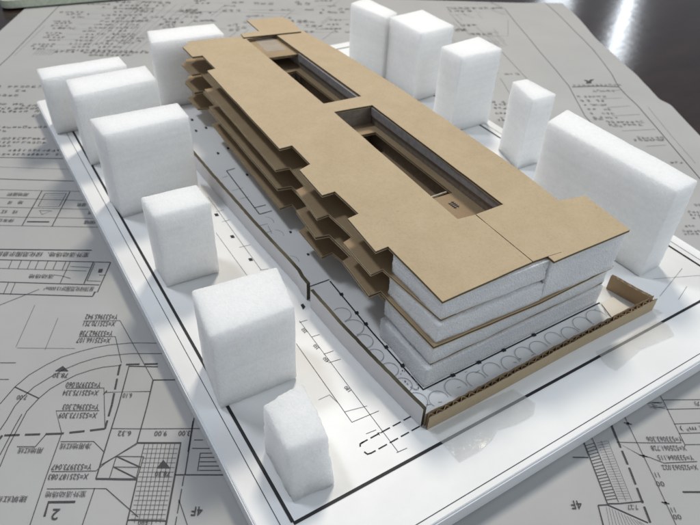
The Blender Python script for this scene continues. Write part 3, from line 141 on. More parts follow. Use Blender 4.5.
def table_mat():
    m, nt, b = new_mat('dark_polished_table'); L = nt.links
    co = coords(nt, (3, 9, 3))
    n = node(nt, 'ShaderNodeTexNoise', Scale=3.0, Detail=7.0, Roughness=.6); L.new(co, n.inputs[0])
    r = ramp(nt, n.outputs[0], [(.3, (.018, .011, .009)), (.7, (.032, .020, .016))]); L.new(r.outputs[0], b.inputs['Base Color'])
    b.inputs['Roughness'].default_value = .15; b.inputs['Specular IOR Level'].default_value = .28
    n2 = node(nt, 'ShaderNodeTexNoise', Scale=60.0, Detail=3.0); L.new(coords(nt), n2.inputs[0])
    bump(nt, b, n2.outputs[0], .05, .002)
    return m
TABLE = table_mat()
def tape_mat():
    m, nt, b = new_mat('clear_sticky_tape'); L = nt.links
    b.inputs['Base Color'].default_value = (.72, .705, .665, 1); b.inputs['Roughness'].default_value = .14
    b.inputs['Specular IOR Level'].default_value = .6
    n = node(nt, 'ShaderNodeTexNoise', Scale=70.0, Detail=5.0); L.new(coords(nt), n.inputs[0])
    r = nt.nodes.new('ShaderNodeMapRange'); r.inputs[3].default_value = .13; r.inputs[4].default_value = .24
    L.new(n.outputs[0], r.inputs[0]); L.new(r.outputs[0], b.inputs['Alpha'])
    bump(nt, b, n.outputs[0], .8, .003); return m
TAPE = tape_mat()

# ------------------------------------------------------------------ mesh helpers
def link(name, bm, mats, parent=None, smooth=False, loc=None):
    me = bpy.data.meshes.new(name)
    o3 = Vector(loc) if loc else Vector((0, 0, 0))
    for v in bm.verts: v.co = (v.co - o3) * U
    bm.normal_update(); bm.to_mesh(me); bm.free()
    for m in (mats if isinstance(mats, (list, tuple)) else [mats]): me.materials.append(m)
    if smooth:
        for p in me.polygons: p.use_smooth = True
    o = bpy.data.objects.new(name, me); COL.objects.link(o)
    if loc: o.location = o3 * U
    if parent is not None:
        o.parent = parent
        w = Vector((0, 0, 0)); p = parent
        while p is not None: w += p.location; p = p.parent
        o.location = (o3 * U) - w
    return o
def tag(o, label=None, cat=None, group=None, kind=None):
    if label: o['label'] = label
    if cat: o['category'] = cat
    if group: o['group'] = group
    if kind: o['kind'] = kind
    return o
def empty(name, loc):
    o = bpy.data.objects.new(name, None); o.location = Vector(loc) * U; o.empty_display_size = .02
    COL.objects.link(o); return o

def slab(bm, loops, z0, z1, warp=None, top=0, side=1, bot=0, liner=0.0):
    """flat sheet with holes: loops[0] is the outline, the rest are holes"""
    loops3 = [[Vector((x, y, 0)) for x, y in lp] for lp in loops]
    flat = [p for lp in loops3 for p in lp]
    w = warp or (lambda x, y: 0.0)
    T = [bm.verts.new((p.x, p.y, z1 + w(p.x, p.y))) for p in flat]
    B = [bm.verts.new((p.x, p.y, z0 + w(p.x, p.y))) for p in flat]
    for t in tessellate_polygon(loops3):
        a, b, c = (flat[i] for i in t)
        if (b - a).cross(c - a).z < 0: t = (t[0], t[2], t[1])
        try:
            f = bm.faces.new([T[i] for i in t]); f.material_index = top
            f = bm.faces.new([B[i] for i in reversed(t)]); f.material_index = bot
        except ValueError: pass
    k = 0
    for li, lp in enumerate(loops3):
        n = len(lp)
        area = sum(lp[i].x * lp[(i + 1) % n].y - lp[(i + 1) % n].x * lp[i].y for i in range(n))
        for i in range(n):
            a, b = k + i, k + (i + 1) % n
            if liner:                                             # pale liner, dark core, pale liner
                mids = [[bm.verts.new(T[j].co - Vector((0, 0, d))) for j in (a, b)] for d in (liner, z1 - z0 - liner)]
                qs = [([T[a], mids[0][0], mids[0][1], T[b]], 2), ([mids[0][0], mids[1][0], mids[1][1], mids[0][1]], side), ([mids[1][0], B[a], B[b], mids[1][1]], 2)]
            else: qs = [([T[a], B[a], B[b], T[b]], side)]
            for q, mi in qs:
                if (area < 0) != (li > 0): q.reverse()
                f = bm.faces.new(q); f.material_index = mi
        k += n
def rough_edges(lp, step=.03, amp=.0012, seed=0):
    """hand-cut outline: long edges get a little wander"""
    out = []; n = len(lp)
    for i in range(n):
        a, b = Vector(lp[i]), Vector(lp[(i + 1) % n]); d = (b - a).length; m = max(1, int(d / step))
        for k in range(m):
            p = a.lerp(b, k / m)
            if k: 
                j = noise.noise(Vector((p.x * 9, p.y * 9, seed))) * amp + random.uniform(-.3, .3) * amp
                t = (b - a).normalized(); p = p + Vector((-t.y, t.x)) * j
            out.append((p.x, p.y))
    return out
def box(bm, x0, x1, y0, y1, z0, z1):
    slab(bm, [[(x0, y0), (x1, y0), (x1, y1), (x0, y1)]], z0, z1, side=0)

def foam_block(bm, base, top, zs, r=.012, n=22, amp=.004, seed=0.0, z0=0.0015):
    """rounded hexahedron: base and top quads (near-left, near-right, far-right, far-left), zs = four top heights"""
    bq = [Vector((x, y, z0)) for x, y in base]; tq = [Vector((x, y, z)) for (x, y), z in zip(top, zs)]
    sx = (bq[1] - bq[0]).length / 2; sy = (bq[3] - bq[0]).length / 2; sz = (tq[0].z + tq[2].z) / 4
    half = Vector((sx, sy, sz))
    tmp = bmesh.new(); bmesh.ops.create_cube(tmp, size=2.0)
    bmesh.ops.subdivide_edges(tmp, edges=tmp.edges[:], cuts=n, use_grid_fill=True)
    vm = {}
    for v in tmp.verts:
        e = Vector([math.sin(c * math.pi / 2) for c in v.co])            # finer towards the edges
        p = Vector((e.x * sx, e.y * sy, e.z * sz))
        rr = min(r, min(half) * .8)
        # concentrate vertices near the edges, then round
        q = Vector([max(-h + rr, min(h - rr, c)) for c, h in zip(p, half)])
        dvec = p - q
        lowest = v.co.z < -.999
        if dvec.length > 1e-9: p = q + dvec.normalized() * min(rr, dvec.length) if dvec.length > rr else p
        s = Vector((seed * 7.1, seed * 3.3, seed))
        nrm = dvec.normalized() if dvec.length > 1e-9 else Vector((0, 0, 0))
        k = noise.noise(p * 14 + s) * amp + noise.noise(p * 55 + s) * amp * .45 + noise.noise(p * 150 + s) * amp * .4
        u, vv, w = ((p[i] / half[i] + 1) / 2 for i in range(3))
        lo = bq[0].lerp(bq[1], u).lerp(bq[3].lerp(bq[2], u), vv); hi = tq[0].lerp(tq[1], u).lerp(tq[3].lerp(tq[2], u), vv)
        P = lo.lerp(hi, w) + nrm * k
        if w < .02 and not lowest: pass
        P.z = max(P.z, z0)
        vm[v] = bm.verts.new(P)
    for f in tmp.faces:
        try: bm.faces.new([vm[v] for v in f.verts])
        except ValueError: pass
    tmp.free()

def ribbon(bm, pts, w, zf, step=.05):
    P = [Vector((x, y)) for x, y in pts]; Q = [P[0]]
    for a, b in zip(P, P[1:]):
        m = max(1, int((b - a).length / step))
        Q += [a.lerp(b, (k + 1) / m) for k in range(m)]
    prev = None
    for i, p in enumerate(Q):
        t = (Q[min(i + 1, len(Q) - 1)] - Q[max(i - 1, 0)])
        if t.length < 1e-9: continue
        t.normalize(); nn = Vector((-t.y, t.x)) * w / 2
        if 0 < i < len(Q) - 1:
            t1 = (p - Q[i - 1]).normalized(); c = max(.5, t1.dot(t)); nn /= c
        a, b = p + nn, p - nn
        cur = (bm.verts.new((a.x, a.y, zf(a.x, a.y))), bm.verts.new((b.x, b.y, zf(b.x, b.y))))
        if prev: bm.faces.new((prev[0], prev[1], cur[1], cur[0]))
        prev = cur
def dashes(bm, pts, w, on, off, zf):
    P = [Vector((x, y)) for x, y in pts]
    for a, b in zip(P, P[1:]):
        L = (b - a).length; s = 0
        while s < L:
            e = min(L, s + on); ribbon(bm, [tuple(a.lerp(b, s / L)), tuple(a.lerp(b, e / L))], w, zf); s += on + off
def polygon(bm, pts, zf):
    vs = [bm.verts.new((x, y, zf(x, y))) for x, y in pts]
    bm.faces.new(vs)
def text_into(bm, s, cx, cy, w, h, ang, zf, bold=0.0):
    cu = bpy.data.curves.new('lettering', 'FONT'); cu.body = s; cu.size = 1; cu.resolution_u = 2; cu.offset = bold
    o = bpy.data.objects.new('lettering', cu); COL.objects.link(o)
    dg = bpy.context.evaluated_depsgraph_get(); me = o.evaluated_get(dg).to_mesh()
    if me and len(me.vertices):
        xs = [v.co.x for v in me.vertices]; ys = [v.co.y for v in me.vertices]
        x0, x1, y0, y1 = min(xs), max(xs), min(ys), max(ys); ca, sa = math.cos(ang), math.sin(ang)
        kx = w / max(1e-6, x1 - x0); ky = h / max(1e-6, y1 - y0)
        vs = []
        for v in me.vertices:
            lx = (v.co.x - (x0 + x1) / 2) * kx; ly = (v.co.y - (y0 + y1) / 2) * ky
            X = cx + lx * ca - ly * sa; Y = cy + lx * sa + ly * ca
            vs.append(bm.verts.new((X, Y, zf(X, Y))))
        for p in me.polygons:
            try: bm.faces.new([vs[i] for i in p.vertices])
            except ValueError: pass
    o.evaluated_get(dg).to_mesh_clear(); bpy.data.objects.remove(o); bpy.data.curves.remove(cu)

# ------------------------------------------------------------------ the table
bm = bmesh.new(); box(bm, -4, 7, -4, 6, -.16, -.0485)
tag(link('table_top', bm, TABLE), kind='structure')

# ------------------------------------------------------------------ the big drawing sheet (turned 30 degrees)
ANG = math.radians(-30); CA, SA = math.cos(ANG), math.sin(ANG)
def w2(a, b): return (a * CA - b * SA, a * SA + b * CA)
PZ = -.0455
def sheet_h(a, b):
    k = max(0.0, min(1.0, (a - 1.02) / .35)); k = k * k * (3 - 2 * k)
    h = k * .006 * (1 + math.sin(b * 8.5 + .6 + a * 2)) * (.6 + .4 * math.sin(b * 3.1))
    for c, q in ((-.36, a), (.50, a), (.62, b), (1.86, b)):          # old folds
        h += .0013 * math.exp(-((q - c) / .032) ** 2)
    return max(0, h)
EDGE_LINE = [(-.92, 1.430)] + [(1.4591, 1.3894), (1.5739, 1.3895), (1.698, 1.3897), (1.7671, 1.3627), (1.9371, 1.3562), (2.1254, 1.3399), (2.4911, 1.325), (2.9393, 1.3068)] + [(3.2, 1.31)]
def sheet_edge(b):
    for (b0, a0), (b1, a1) in zip(EDGE_LINE, EDGE_LINE[1:]):
        if b <= b1:
            t = (b - b0) / (b1 - b0); t = t * t * (3 - 2 * t); return a0 + (a1 - a0) * t
    return EDGE_LINE[-1][1]
bm = bmesh.new(); NA, NB = 190, 240; grid = []
for j in range(NB + 1):
    b = -.92 + j * (2.905 + .92) / NB; row = []
    for i in range(NA + 1):
        e = sheet_edge(b); a = -1.388 + i * (e + 1.388) / NA
        x, y = w2(a, b); row.append(bm.verts.new((x, y, PZ + sheet_h(a, b))))
    grid.append(row)
for j in range(NB):
    for i in range(NA): bm.faces.new((grid[j][i], grid[j][i + 1], grid[j + 1][i + 1], grid[j + 1][i]))
sheet = link('drawing_sheet', bm, PAPER, smooth=True)
tag(sheet, 'large grey-white printed site drawing lying upside down on the dark table under the model board', 'drawing')
INK_UP = .0011
def to_world(bm):
    for v in bm.verts:
        x, y = w2(v.co.x, v.co.y); v.co.x, v.co.y = x, y
zi = lambda a, b: PZ + INK_UP + sheet_h(a, b)
bm = bmesh.new()
for w, pts in PAPER_LINES: ribbon(bm, pts, w, zi)
for w, on, off, pts in PAPER_DASHED: dashes(bm, pts, w, on, off, zi)
for pts in PAPER_FILLS: polygon(bm, pts, zi)
to_world(bm); link('printed_linework', bm, INK, sheet)
zi2 = lambda a, b: PZ + INK_UP + .0006 + sheet_h(a, b)
bm = bmesh.new()
for s, a, b, w, h in PAPER_TEXT: text_into(bm, s, a, b, w, h, math.pi, zi2)
to_world(bm); link('printed_lettering', bm, INK, sheet)
near_bm, far_bm = bmesh.new(), bmesh.new()
for A, B, h, den in PAPER_ROWS:                                   # rows of fine print, too small to read
    bm = far_bm if A[1] > 1.75 else near_bm
    A, B = Vector(A), Vector(B); L = (B - A).length; s = 0
    while s < L:
        w = h * random.uniform(.72, .98)
        if random.random() < .72 + den * .25:
            p = A.lerp(B, min(1, s / L)); q = h * random.uniform(.8, 1)
            for k in range(random.choice((2, 3, 3))):
                yy = p.y - q / 2 + q * random.random(); x0 = p.x + w * random.uniform(0, .3); ribbon(bm, [(x0, yy), (p.x + w * random.uniform(.65, 1), yy)], h * .12, zi2)
            for k in range(random.choice((1, 2, 2, 3))):
                xx = p.x + w * random.random(); ribbon(bm, [(xx, p.y - q / 2), (xx + w * random.uniform(-.15, .15), p.y + q * random.uniform(0, .5))], h * .11, zi2)
        s += h * 1.05
to_world(near_bm); link('printed_fine_print', near_bm, GREY_INK, sheet)
to_world(far_bm); link('printed_faint_rows', far_bm, FAINT_INK, sheet)

# ------------------------------------------------------------------ the model board with its plan sheet
BX0, BX1, BY0, BY1, BT = -.058, 1.268, -.121, 1.80, .0445
bm = bmesh.new(); box(bm, BX0, BX1, BY0, BY1, -BT, -.0006)
bmesh.ops.bevel(bm, geom=bm.edges[:], offset=.003, segments=2, affect='EDGES')
board = link('model_board', bm, BOARD)
tag(board, 'thick white foam board carrying the model, with a printed site plan on its top', 'board')
bm = bmesh.new(); box(bm, -.0535, BX1 - .004, BY0 + .004, BY1 - .004, -.0004, .0002)
link('plan_sheet', bm, PLAN_PAPER, board)
zp = lambda x, y: .0008
bm = bmesh.new()
FX1, FY1 = 1.2105, 1.745
ribbon(bm, [(0, 0), (FX1, 0)], .0062, zp, 9); ribbon(bm, [(FX1, .0031), (FX1, FY1)], .0062, zp, 9)
ribbon(bm, [(FX1 - .0031, FY1), (0, FY1)], .0062, zp, 9); ribbon(bm, [(0, FY1 - .0031), (0, .0031)], .0062, zp, 9)
for a, b in (((-.02, -.104), (-.02, 1.77)), ((-.0208, -.105), (1.232, -.105)), ((1.232, -.104), (1.232, 1.77))): ribbon(bm, [a, b], .0013, zp, 9)
for w, pts in PLAN_LINES: ribbon(bm, pts, w, zp)
for pts in PLAN_FILLS: polygon(bm, pts, zp)
ribbon(bm, [(.356, .493), (.352, .30), (.3545, .117), (.62, .117), (.873, .1165)], .0034, lambda x, y: .0011)
for x, y in ((.3555, .44), (.354, .37), (.353, .33), (.3535, .25), (.354, .19), (.43, .1165), (.50, .1168), (.57, .1165), (.66, .1172)):
    polygon(bm, [(x - .005, y - .004), (x + .004, y - .005), (x + .006, y + .003), (x - .003, y + .005)], lambda a, b: .0014)
dashes(bm, [(.296, .050), (.183, .0475)], .0026, .019, .0065, zp); dashes(bm, [(.296, .077), (.180, .0745)], .0026, .019, .0065, zp); ribbon(bm, [(.185, .0745), (.177, .074), (.174, .069)], .0028, zp); ribbon(bm, [(.1745, .056), (.177, .049), (.184, .0475)], .0028, zp)
link('plan_linework', bm, PLAN_INK, board)
bm = bmesh.new()
def circle(x, y, r, a0=0, a1=2 * math.pi, w=.0011):
    ribbon(bm, [(x + r * math.cos(a0 + (a1 - a0) * k / 26), y + r * math.sin(a0 + (a1 - a0) * k / 26)) for k in range(27)], w, lambda a, b: .0017, 1)
for i in range(12): circle(.372 + i * .0455 + random.uniform(-.006, .006), .083 + random.uniform(-.006, .004), .023 + random.uniform(-.004, .003), -.3, 3.6)
for i in range(7): circle(.322 + random.uniform(-.004, .004), .10 + i * .047, .021 + random.uniform(-.003, .003), -1.8, 1.9)
for k in range(10):
    x, y = random.uniform(.33, .9), random.uniform(.06, .112); ribbon(bm, [(x, y), (x + random.uniform(.004, .014), y + random.uniform(-.004, .004))], .0012, lambda a, b: .0017)
for k in range(26):
    a = random.uniform(0, 6.28); x, y = .343 + .010 * math.cos(a), .15 + .028 * math.sin(a); ribbon(bm, [(x, y), (x + .003, y + .002)], .0015, lambda a, b: .0017)
ribbon(bm, [(.19, .15), (.235, .14)], .0012, zp); ribbon(bm, [(.16, .20), (.185, .20), (.19, .17)], .001, zp)
ribbon(bm, [(1.02, .06), (1.16, .10)], .001, zp); ribbon(bm, [(1.05, .03), (1.11, .05)], .001, zp); ribbon(bm, [(1.06, .11), (1.20, .05)], .001, zp)
link('plan_tree_circles', bm, PENCIL, board)
bm = bmesh.new()
for s, x, y in PLAN_NUMBERS: text_into(bm, s, x, y, .0145 if len(s) > 1 else .007, .0085, math.radians(98), zp)
link('plan_lettering', bm, PLAN_INK, board)
bm = bmesh.new(); slab(bm, [[(.872, .112), (.915, .113), (.916, .064), (.855, .062)]], .0024, .0036, side=0)
link('paper_patch', bm, CREAM, board)

# ------------------------------------------------------------------ the building model
bld = empty('building_model', (.60, .75, .0005))
tag(bld, 'brown cardboard building model with stepped floor slabs, two long roof openings and grey foam layers', 'architectural model')
LEFT = [(.372, .300), (.342, .299), (.351, .418), (.380, .422), (.379, .519), (.347, .519), (.353, .634), (.387, .645), (.390, .743),
        (.356, .743), (.371, 1.177), (.374, 1.250), (.401, 1.253), (.404, 1.364), (.373, 1.368), (.374, 1.456), (.393, 1.466), (.403, 1.492)]
RIGHT_BACK = [(.643, 1.448), (.780, 1.44), (.803, 1.211), (.815, .892), (.808, .388), (.795, .252)]
outline = [(.368, .121), (.5905, .1243), (.5955, .292), (.5515, .305)]                # front edge, seam up to the near opening
# the seam is a hairline slit that opens the near light well to the front edge
roof = [(.368, .121), (.5912, .1245), (.5955, .300), (.552, .3055), (.571, .850), (.685, .837), (.676, .3005), (.5985, .3002), (.5935, .1248),
        (.6300, .1222), (.664, .1182), (.664, .1170), (.6305, .1206), (.630, .104), (.848, .101), (.8635, .238), (.795, .252)]
roof += list(reversed(RIGHT_BACK))[1:] + list(reversed(LEFT))
hole1 = [(.571, .905), (.688, .897), (.685, 1.43), (.580, 1.43)]
bm = bmesh.new()
slab(bm, [rough_edges(roof, .04, .0011, 1), hole1], .2285, .235, liner=.0014)
link('roof_panel', bm, [CARD, DARK_EDGE, LINER], bld)
# strip at the back laid over the roof end
bm = bmesh.new(); slab(bm, [rough_edges([(.574, 1.437), (.768, 1.403), (.786, 1.495), (.776, 1.560), (.650, 1.580), (.644, 1.468), (.580, 1.472)], .04, .001, 2)], .2354, .2392)
link('roof_end_strip', bm, [CARD, DARK_EDGE], bld)
# sunk panel with a glossy tape patch inside the far opening
bm = bmesh.new(); slab(bm, [[(.562, 1.287), (.700, 1.268), (.700, 1.45), (.562, 1.45)]], .2155, .2235)
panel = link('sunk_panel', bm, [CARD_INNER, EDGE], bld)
bm = bmesh.new(); slab(bm, [[(.603, 1.33), (.668, 1.315), (.676, 1.43), (.612, 1.44)]], .2241, .2247, side=0)
link('tape_patch', bm, TAPE, panel)

levels = [(.0555, .0635), (.1145, .1225), (.1715, .1795)]
for li, (z0, z1) in enumerate(levels):
    dx = (-.004, -.010, -.011)[li]
    lp = [(x + dx + random.uniform(-.004, .004), y + random.uniform(-.005, .005)) for x, y in LEFT]
    if li == 0: lp[:4] = [(.392, .300), (.394, .36), (.392, .418), (.388, .424)]
    front = [((.371, .3635, .379)[li], .1275 - .001 * (2 - li) if li != 1 else .1185)]
    fr = [(.612, .121 + .002 * li), (.614, .30), (.60, .31)] if li == 2 else ([(.66, .1255), (.868, .1255), (.868, .25)] if li == 0 else [(.632, .1080), (.70, .1095), (.862, .1130), (.862, .25)])
    right = [(.798, .26), (.808, .388), (.813, .892), (.80, 1.211), (.775, 1.47)]
    if li == 2: fr = [(.628, .1275), (.632, .255)]
    o = front + fr + right + list(reversed(lp))
    h2 = [(.556, .456), (.667, .452), (.669, .79), (.560, .80)] if li == 2 else [(.575, .40), (.648 - .004 * li, .40), (.648 - .004 * li, .82), (.575, .82)]
    h1 = [(.562, .93), (.668, .93), (.668, 1.25), (.565, 1.25)] if li == 2 else [(.585, .92), (.644, .92), (.644, 1.27), (.585, 1.27)]
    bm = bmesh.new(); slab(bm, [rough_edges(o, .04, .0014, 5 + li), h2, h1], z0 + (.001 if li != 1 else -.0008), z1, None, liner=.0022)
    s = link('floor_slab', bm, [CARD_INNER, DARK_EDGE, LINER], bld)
    if li == 2:
        bm = bmesh.new(); box(bm, .5635, .652, .457, .4605, .1798, .1835); link('pale_lip', bm, PALE_EDGE, s)
        bm = bmesh.new(); zs = lambda x, y: .1800
        for i in range(4): ribbon(bm, [(.628, .400 + i * .006), (.645, .402 + i * .006)], .003, zs)
        ribbon(bm, [(.632, .396), (.630, .422)], .003, zs); ribbon(bm, [(.641, .397), (.640, .424)], .003, zs)
        link('printed_mark', bm, INK, s)

zl = [(.0006, .0552), (.0638, .1134), (.1228, .1712), (.1798, .2283)]
def fb(bm, x0, x1, y0, y1, z0, z1, seed, amp=.0020, r=.004, n=26):
    q = [(x0, y0), (x1, y0), (x1, y1), (x0, y1)]; foam_block(bm, q, q, [z1] * 4, r, n, amp, seed, z0)
for i, (z0, z1) in enumerate(zl):
    bm = bmesh.new()
    x1 = .868 if i < 2 else (.6335 if i == 2 else .6325); y0 = (.1200, .1220, .1225, .1265)[i]; x0 = (.358, .366, .370, .3745)[i]
    yr = (y0, y0, .1105, .1150)[i]
    q = [(x0, y0), (x1, yr), (x1, .285), (x0, .285)]; foam_block(bm, q, q, [z1] * 4, .0035, 30, .0020, i + 1.3, z0)
    fb(bm, .6925, .792, .262, 1.42, z0, z1, i + 3.7, n=14)
    fb(bm, .560, .691, .852, .893, z0, z1, i + 4.4, n=10); fb(bm, .560, .691, 1.30 if i < 3 else 1.452, 1.455, z0, min(z1, .2150), i + 5.9, n=8)
    link('foam_layer', bm, GREY_FOAM, bld, smooth=True)
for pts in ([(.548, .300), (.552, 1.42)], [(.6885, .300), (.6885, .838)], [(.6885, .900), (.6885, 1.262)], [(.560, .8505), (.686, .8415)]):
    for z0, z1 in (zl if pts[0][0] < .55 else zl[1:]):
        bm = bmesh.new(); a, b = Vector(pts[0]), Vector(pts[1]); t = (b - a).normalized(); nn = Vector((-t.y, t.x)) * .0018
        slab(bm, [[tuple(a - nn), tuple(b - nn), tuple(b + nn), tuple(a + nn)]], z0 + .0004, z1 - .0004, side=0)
        link('well_shade_lining', bm, WELL_SHADE, bld)  # lining added to darken the wells, shade set in its colour
for y0, y1 in ((.3015, .8365), (.8985, 1.262)):                      # strip of foam just under the roof, shade mixed into its grey
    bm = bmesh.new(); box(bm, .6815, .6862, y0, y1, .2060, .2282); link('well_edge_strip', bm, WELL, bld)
bm = bmesh.new(); q = [(.6338, .1112), (.660, .1078), (.853, .1078), (.853, .250), (.634, .250)]; q = [q[0], q[2], q[3], q[4]]; foam_block(bm, q, q, [.2283] * 4, .0035, 34, .0022, 9.2, .1232)
link('foam_end_block', bm, GREY_FOAM, bld, smooth=True)

# ------------------------------------------------------------------ the low walls on the board
def wall_strip(bm, pts, th, h, z0=.0012, mat_side=0, mat_top=1, jag=.0008):
    """upright strip of card following pts; side faces mat 0, top edge mat 1"""
    P = []
    for a, b in zip(pts, pts[1:]):
        a, b = Vector(a), Vector(b); m = max(1, int((b - a).length / .012)); P += [a.lerp(b, k / m) for k in range(m)]
    P.append(Vector(pts[-1])); rows = []
    for i, p in enumerate(P):
        t = (P[min(i + 1, len(P) - 1)] - P[max(i - 1, 0)]).normalized(); nn = Vector((-t.y, t.x)) * th / 2
        zz = h + random.uniform(-jag, jag)
        rows.append([bm.verts.new((*(p + nn), z0)), bm.verts.new((*(p + nn), zz)), bm.verts.new((*(p - nn), zz)), bm.verts.new((*(p - nn), z0))])
    for a, b in zip(rows, rows[1:]):
        for k in range(3):
            f = bm.faces.new((a[k], a[k + 1], b[k + 1], b[k])); f.material_index = mat_top if k == 1 else mat_side
        bm.faces.new((a[3], a[0], b[0], b[3]))
    for r in (rows[0], rows[-1]):
        f = bm.faces.new(r); f.material_index = 1
    bmesh.ops.recalc_face_normals(bm, faces=bm.faces[:])
bm = bmesh.new(); wall_strip(bm, [(.2755, .437), (.279, .32), (.287, .20), (.3005, .049)], .0078, .053)
o = link('low_wall', bm, [WALL_PAPER, DARK_EDGE])
tag(o, 'low paper-faced card wall standing along the left side of the front yard', 'wall', 'low card walls on the board')
bm = bmesh.new(); wall_strip(bm, [(.262, 1.31), (.2665, 1.0), (.2745, .72), (.2835, .535), (.2845, .515), (.2805, .490), (.2805, .462)], .0088, .050)
o = link('low_wall', bm, [WALL_PAPER, DARK_EDGE])
tag(o, 'long low card wall with a kinked near end beside the stepped building side', 'wall', 'low card walls on the board')
bm = bmesh.new(); wall_strip(bm, [(.951, .0475), (.9305, .145)], .0085, .041)
o = link('low_wall', bm, [CARD_INNER, EDGE])
tag(o, 'short brown cardboard wall closing the right end of the front yard', 'wall', 'low card walls on the board')
# the front wall shows its flutes: two liners with a wavy sheet between
fw = empty('low_wall', (.303, .040, .0012))
tag(fw, 'brown corrugated cardboard wall with open flutes along the front of the yard', 'wall', 'low card walls on the board')
FA, FB = Vector((.303, .0365)), Vector((.962, .0385))
def front_line(off): return [(x, .0365 + .002 * (x - .303) / .66 + off + .0012 * math.sin(x * 11)) for x in (.303, .37, .43, .5, .57, .64, .7, .77, .83, .9, .962)]
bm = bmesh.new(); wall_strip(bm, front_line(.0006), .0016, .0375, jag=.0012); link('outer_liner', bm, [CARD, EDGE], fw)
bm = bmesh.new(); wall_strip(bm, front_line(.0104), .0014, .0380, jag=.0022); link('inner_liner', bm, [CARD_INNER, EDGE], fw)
bm = bmesh.new(); prev = None; N = 520
for i in range(N + 1):
    u = i / N; x = .3045 + u * (.9605 - .3045); y = .0365 + .002 * u + .0055 + .0012 * math.sin(x * 11) + (.0030 + .0012 * noise.noise(Vector((x * 25, 5, 0)))) * math.sin(u * 2 * math.pi * 33 + 1.6 * noise.noise(Vector((x * 14, 1, 0))))
    h = .0350 + .0035 * noise.noise(Vector((x * 60, 0, 3)))
    cur = (bm.verts.new((x, y, .0014)), bm.verts.new((x, y, h)))
    if prev: bm.faces.new((prev[0], cur[0], cur[1], prev[1]))
    prev = cur
flute = link('fluted_core', bm, CARD_INNER, fw)
mod = flute.modifiers.new('thickness', 'SOLIDIFY'); mod.thickness = .0011 * U; mod.offset = 0

# ------------------------------------------------------------------ white foam massing blocks round the building
G = 'white foam massing blocks on the board'
def mass(label, nl, nr, fr, fl, h, dz=(0, 0, 0, 0), lean=(0, 0), r=.0034, amp=.0012, seed=1.0, tops=None):
    base = [nl, nr, fr, fl]; top = tops or [(x + lean[0], y + lean[1]) for x, y in base]
    cx = sum(p[0] for p in base) / 4; cy = sum(p[1] for p in base) / 4
    bm = bmesh.new(); foam_block(bm, base, top, [h + d for d in dz], r, 30, amp, seed)
    o = link('foam_block', bm, FOAM, smooth=True, loc=(cx, cy, .0015)); tag(o, label, 'foam block', G); return o
mass('wide white foam block at the far end of the left row, partly hidden', (-.048, 1.520), (.204, 1.508), (.203, 1.592), (-.046, 1.604), .187, seed=1.1)
mass('wide white foam block second from the far end of the left row', (-.004, 1.281), (.232, 1.292), (.234, 1.398), (.002, 1.402), .222, seed=2.2)
mass('largest white foam block of the left row, third from its far end', (.002, .978), (.218, .979), (.219, 1.065), (-.006, 1.078), .247, seed=3.3)
mass('smaller upright white foam block alone in the middle of the left row', (.012, .656), (.140, .648), (.140, .734), (.011, .742), .206, seed=4.4, r=.006)
mass('big white foam block nearest the low front yard wall on the left', (-.016, .272), (.148, .267), (.170, .385), (.000, .402), .204, seed=5.5, r=.006)
mass('smallest white foam block, in the near board corner, its front face leaning back', (.016, .030), (.094, .026), (.108, .166), (.018, .152), .122, dz=(-.006, -.012, .004, .008), seed=6.6, r=.006, amp=.004, tops=[(.021, .060), (.096, .054), (.107, .166), (.022, .152)])
mass('white foam block behind the far left corner of the cardboard building', (.300, 1.545), (.540, 1.520), (.548, 1.625), (.322, 1.655), .230, seed=7.7)
mass('tall narrow white foam block farthest back on the right side', (1.090, 1.372), (1.160, 1.400), (1.150, 1.590), (1.060, 1.560), .248, seed=8.8)
mass('tall white foam block second from the far end on the right side', (1.108, 1.186), (1.262, 1.198), (1.262, 1.385), (1.105, 1.372), .250, seed=9.9, r=.006)
mass('broad tall white foam block in the middle of the right row', (1.078, .938), (1.245, .936), (1.250, 1.060), (1.076, 1.040), .262, seed=10.3, r=.006)
mass('slim white foam block squeezed just behind the long right slab', (1.115, .660), (1.205, .655), (1.206, .776), (1.150, .782), .232, seed=11.7)
mass('long white foam slab standing on edge beside the right front corner of the building', (1.031, .130), (1.117, .134), (1.119, .540), (1.016, .512), .256, seed=12.9, r=.006)

# ------------------------------------------------------------------ scraps of clear tape and the thing at the table's far edge
def tape(pts, label, z=.0022):
    bm = bmesh.new(); slab(bm, [rough_edges(pts, .012, .0012, 3)], z, z + .0006, side=0)
    o = link('clear_tape', bm, TAPE); tag(o, label, 'tape', 'scraps of clear tape on the board'); return o
tape([(.304, .030), (.311, -.010), (.312, -.049), (.360, -.050), (.395, -.043), (.418, -.032), (.460, -.040), (.504, -.040), (.528, -.022), (.514, .026), (.42, .033)], 'long wrinkled scrap of clear tape across the frame line in front of the corrugated wall')
tape([(0.7434, 0.0127), (0.8201, 0.0064), (0.9386, 0.0108), (0.9542, -0.0127), (0.9362, -0.0421), (0.8332, -0.0317), (0.7386, -0.0458), (0.7328, -0.0267)], 'small clear tape scrap near the right part of the board front edge')
case = empty('flat_case', (.25, 3.05, -.0452))
tag(case, 'flat pale green-silver case with a dark top on the far left corner of the drawing', 'case')
def rounded(x0, x1, y0, y1, r, k=6):
    out = []
    for cx, cy, a0 in ((x1 - r, y1 - r, 0), (x0 + r, y1 - r, 90), (x0 + r, y0 + r, 180), (x1 - r, y0 + r, 270)):
        out += [(cx + r * math.cos(math.radians(a0 + 90 * i / k)), cy + r * math.sin(math.radians(a0 + 90 * i / k))) for i in range(k + 1)]
    return out
def turned(lp, cx, cy, a): return [(cx + x * math.cos(a) - y * math.sin(a), cy + x * math.sin(a) + y * math.cos(a)) for x, y in lp]
ca = math.radians(-9)
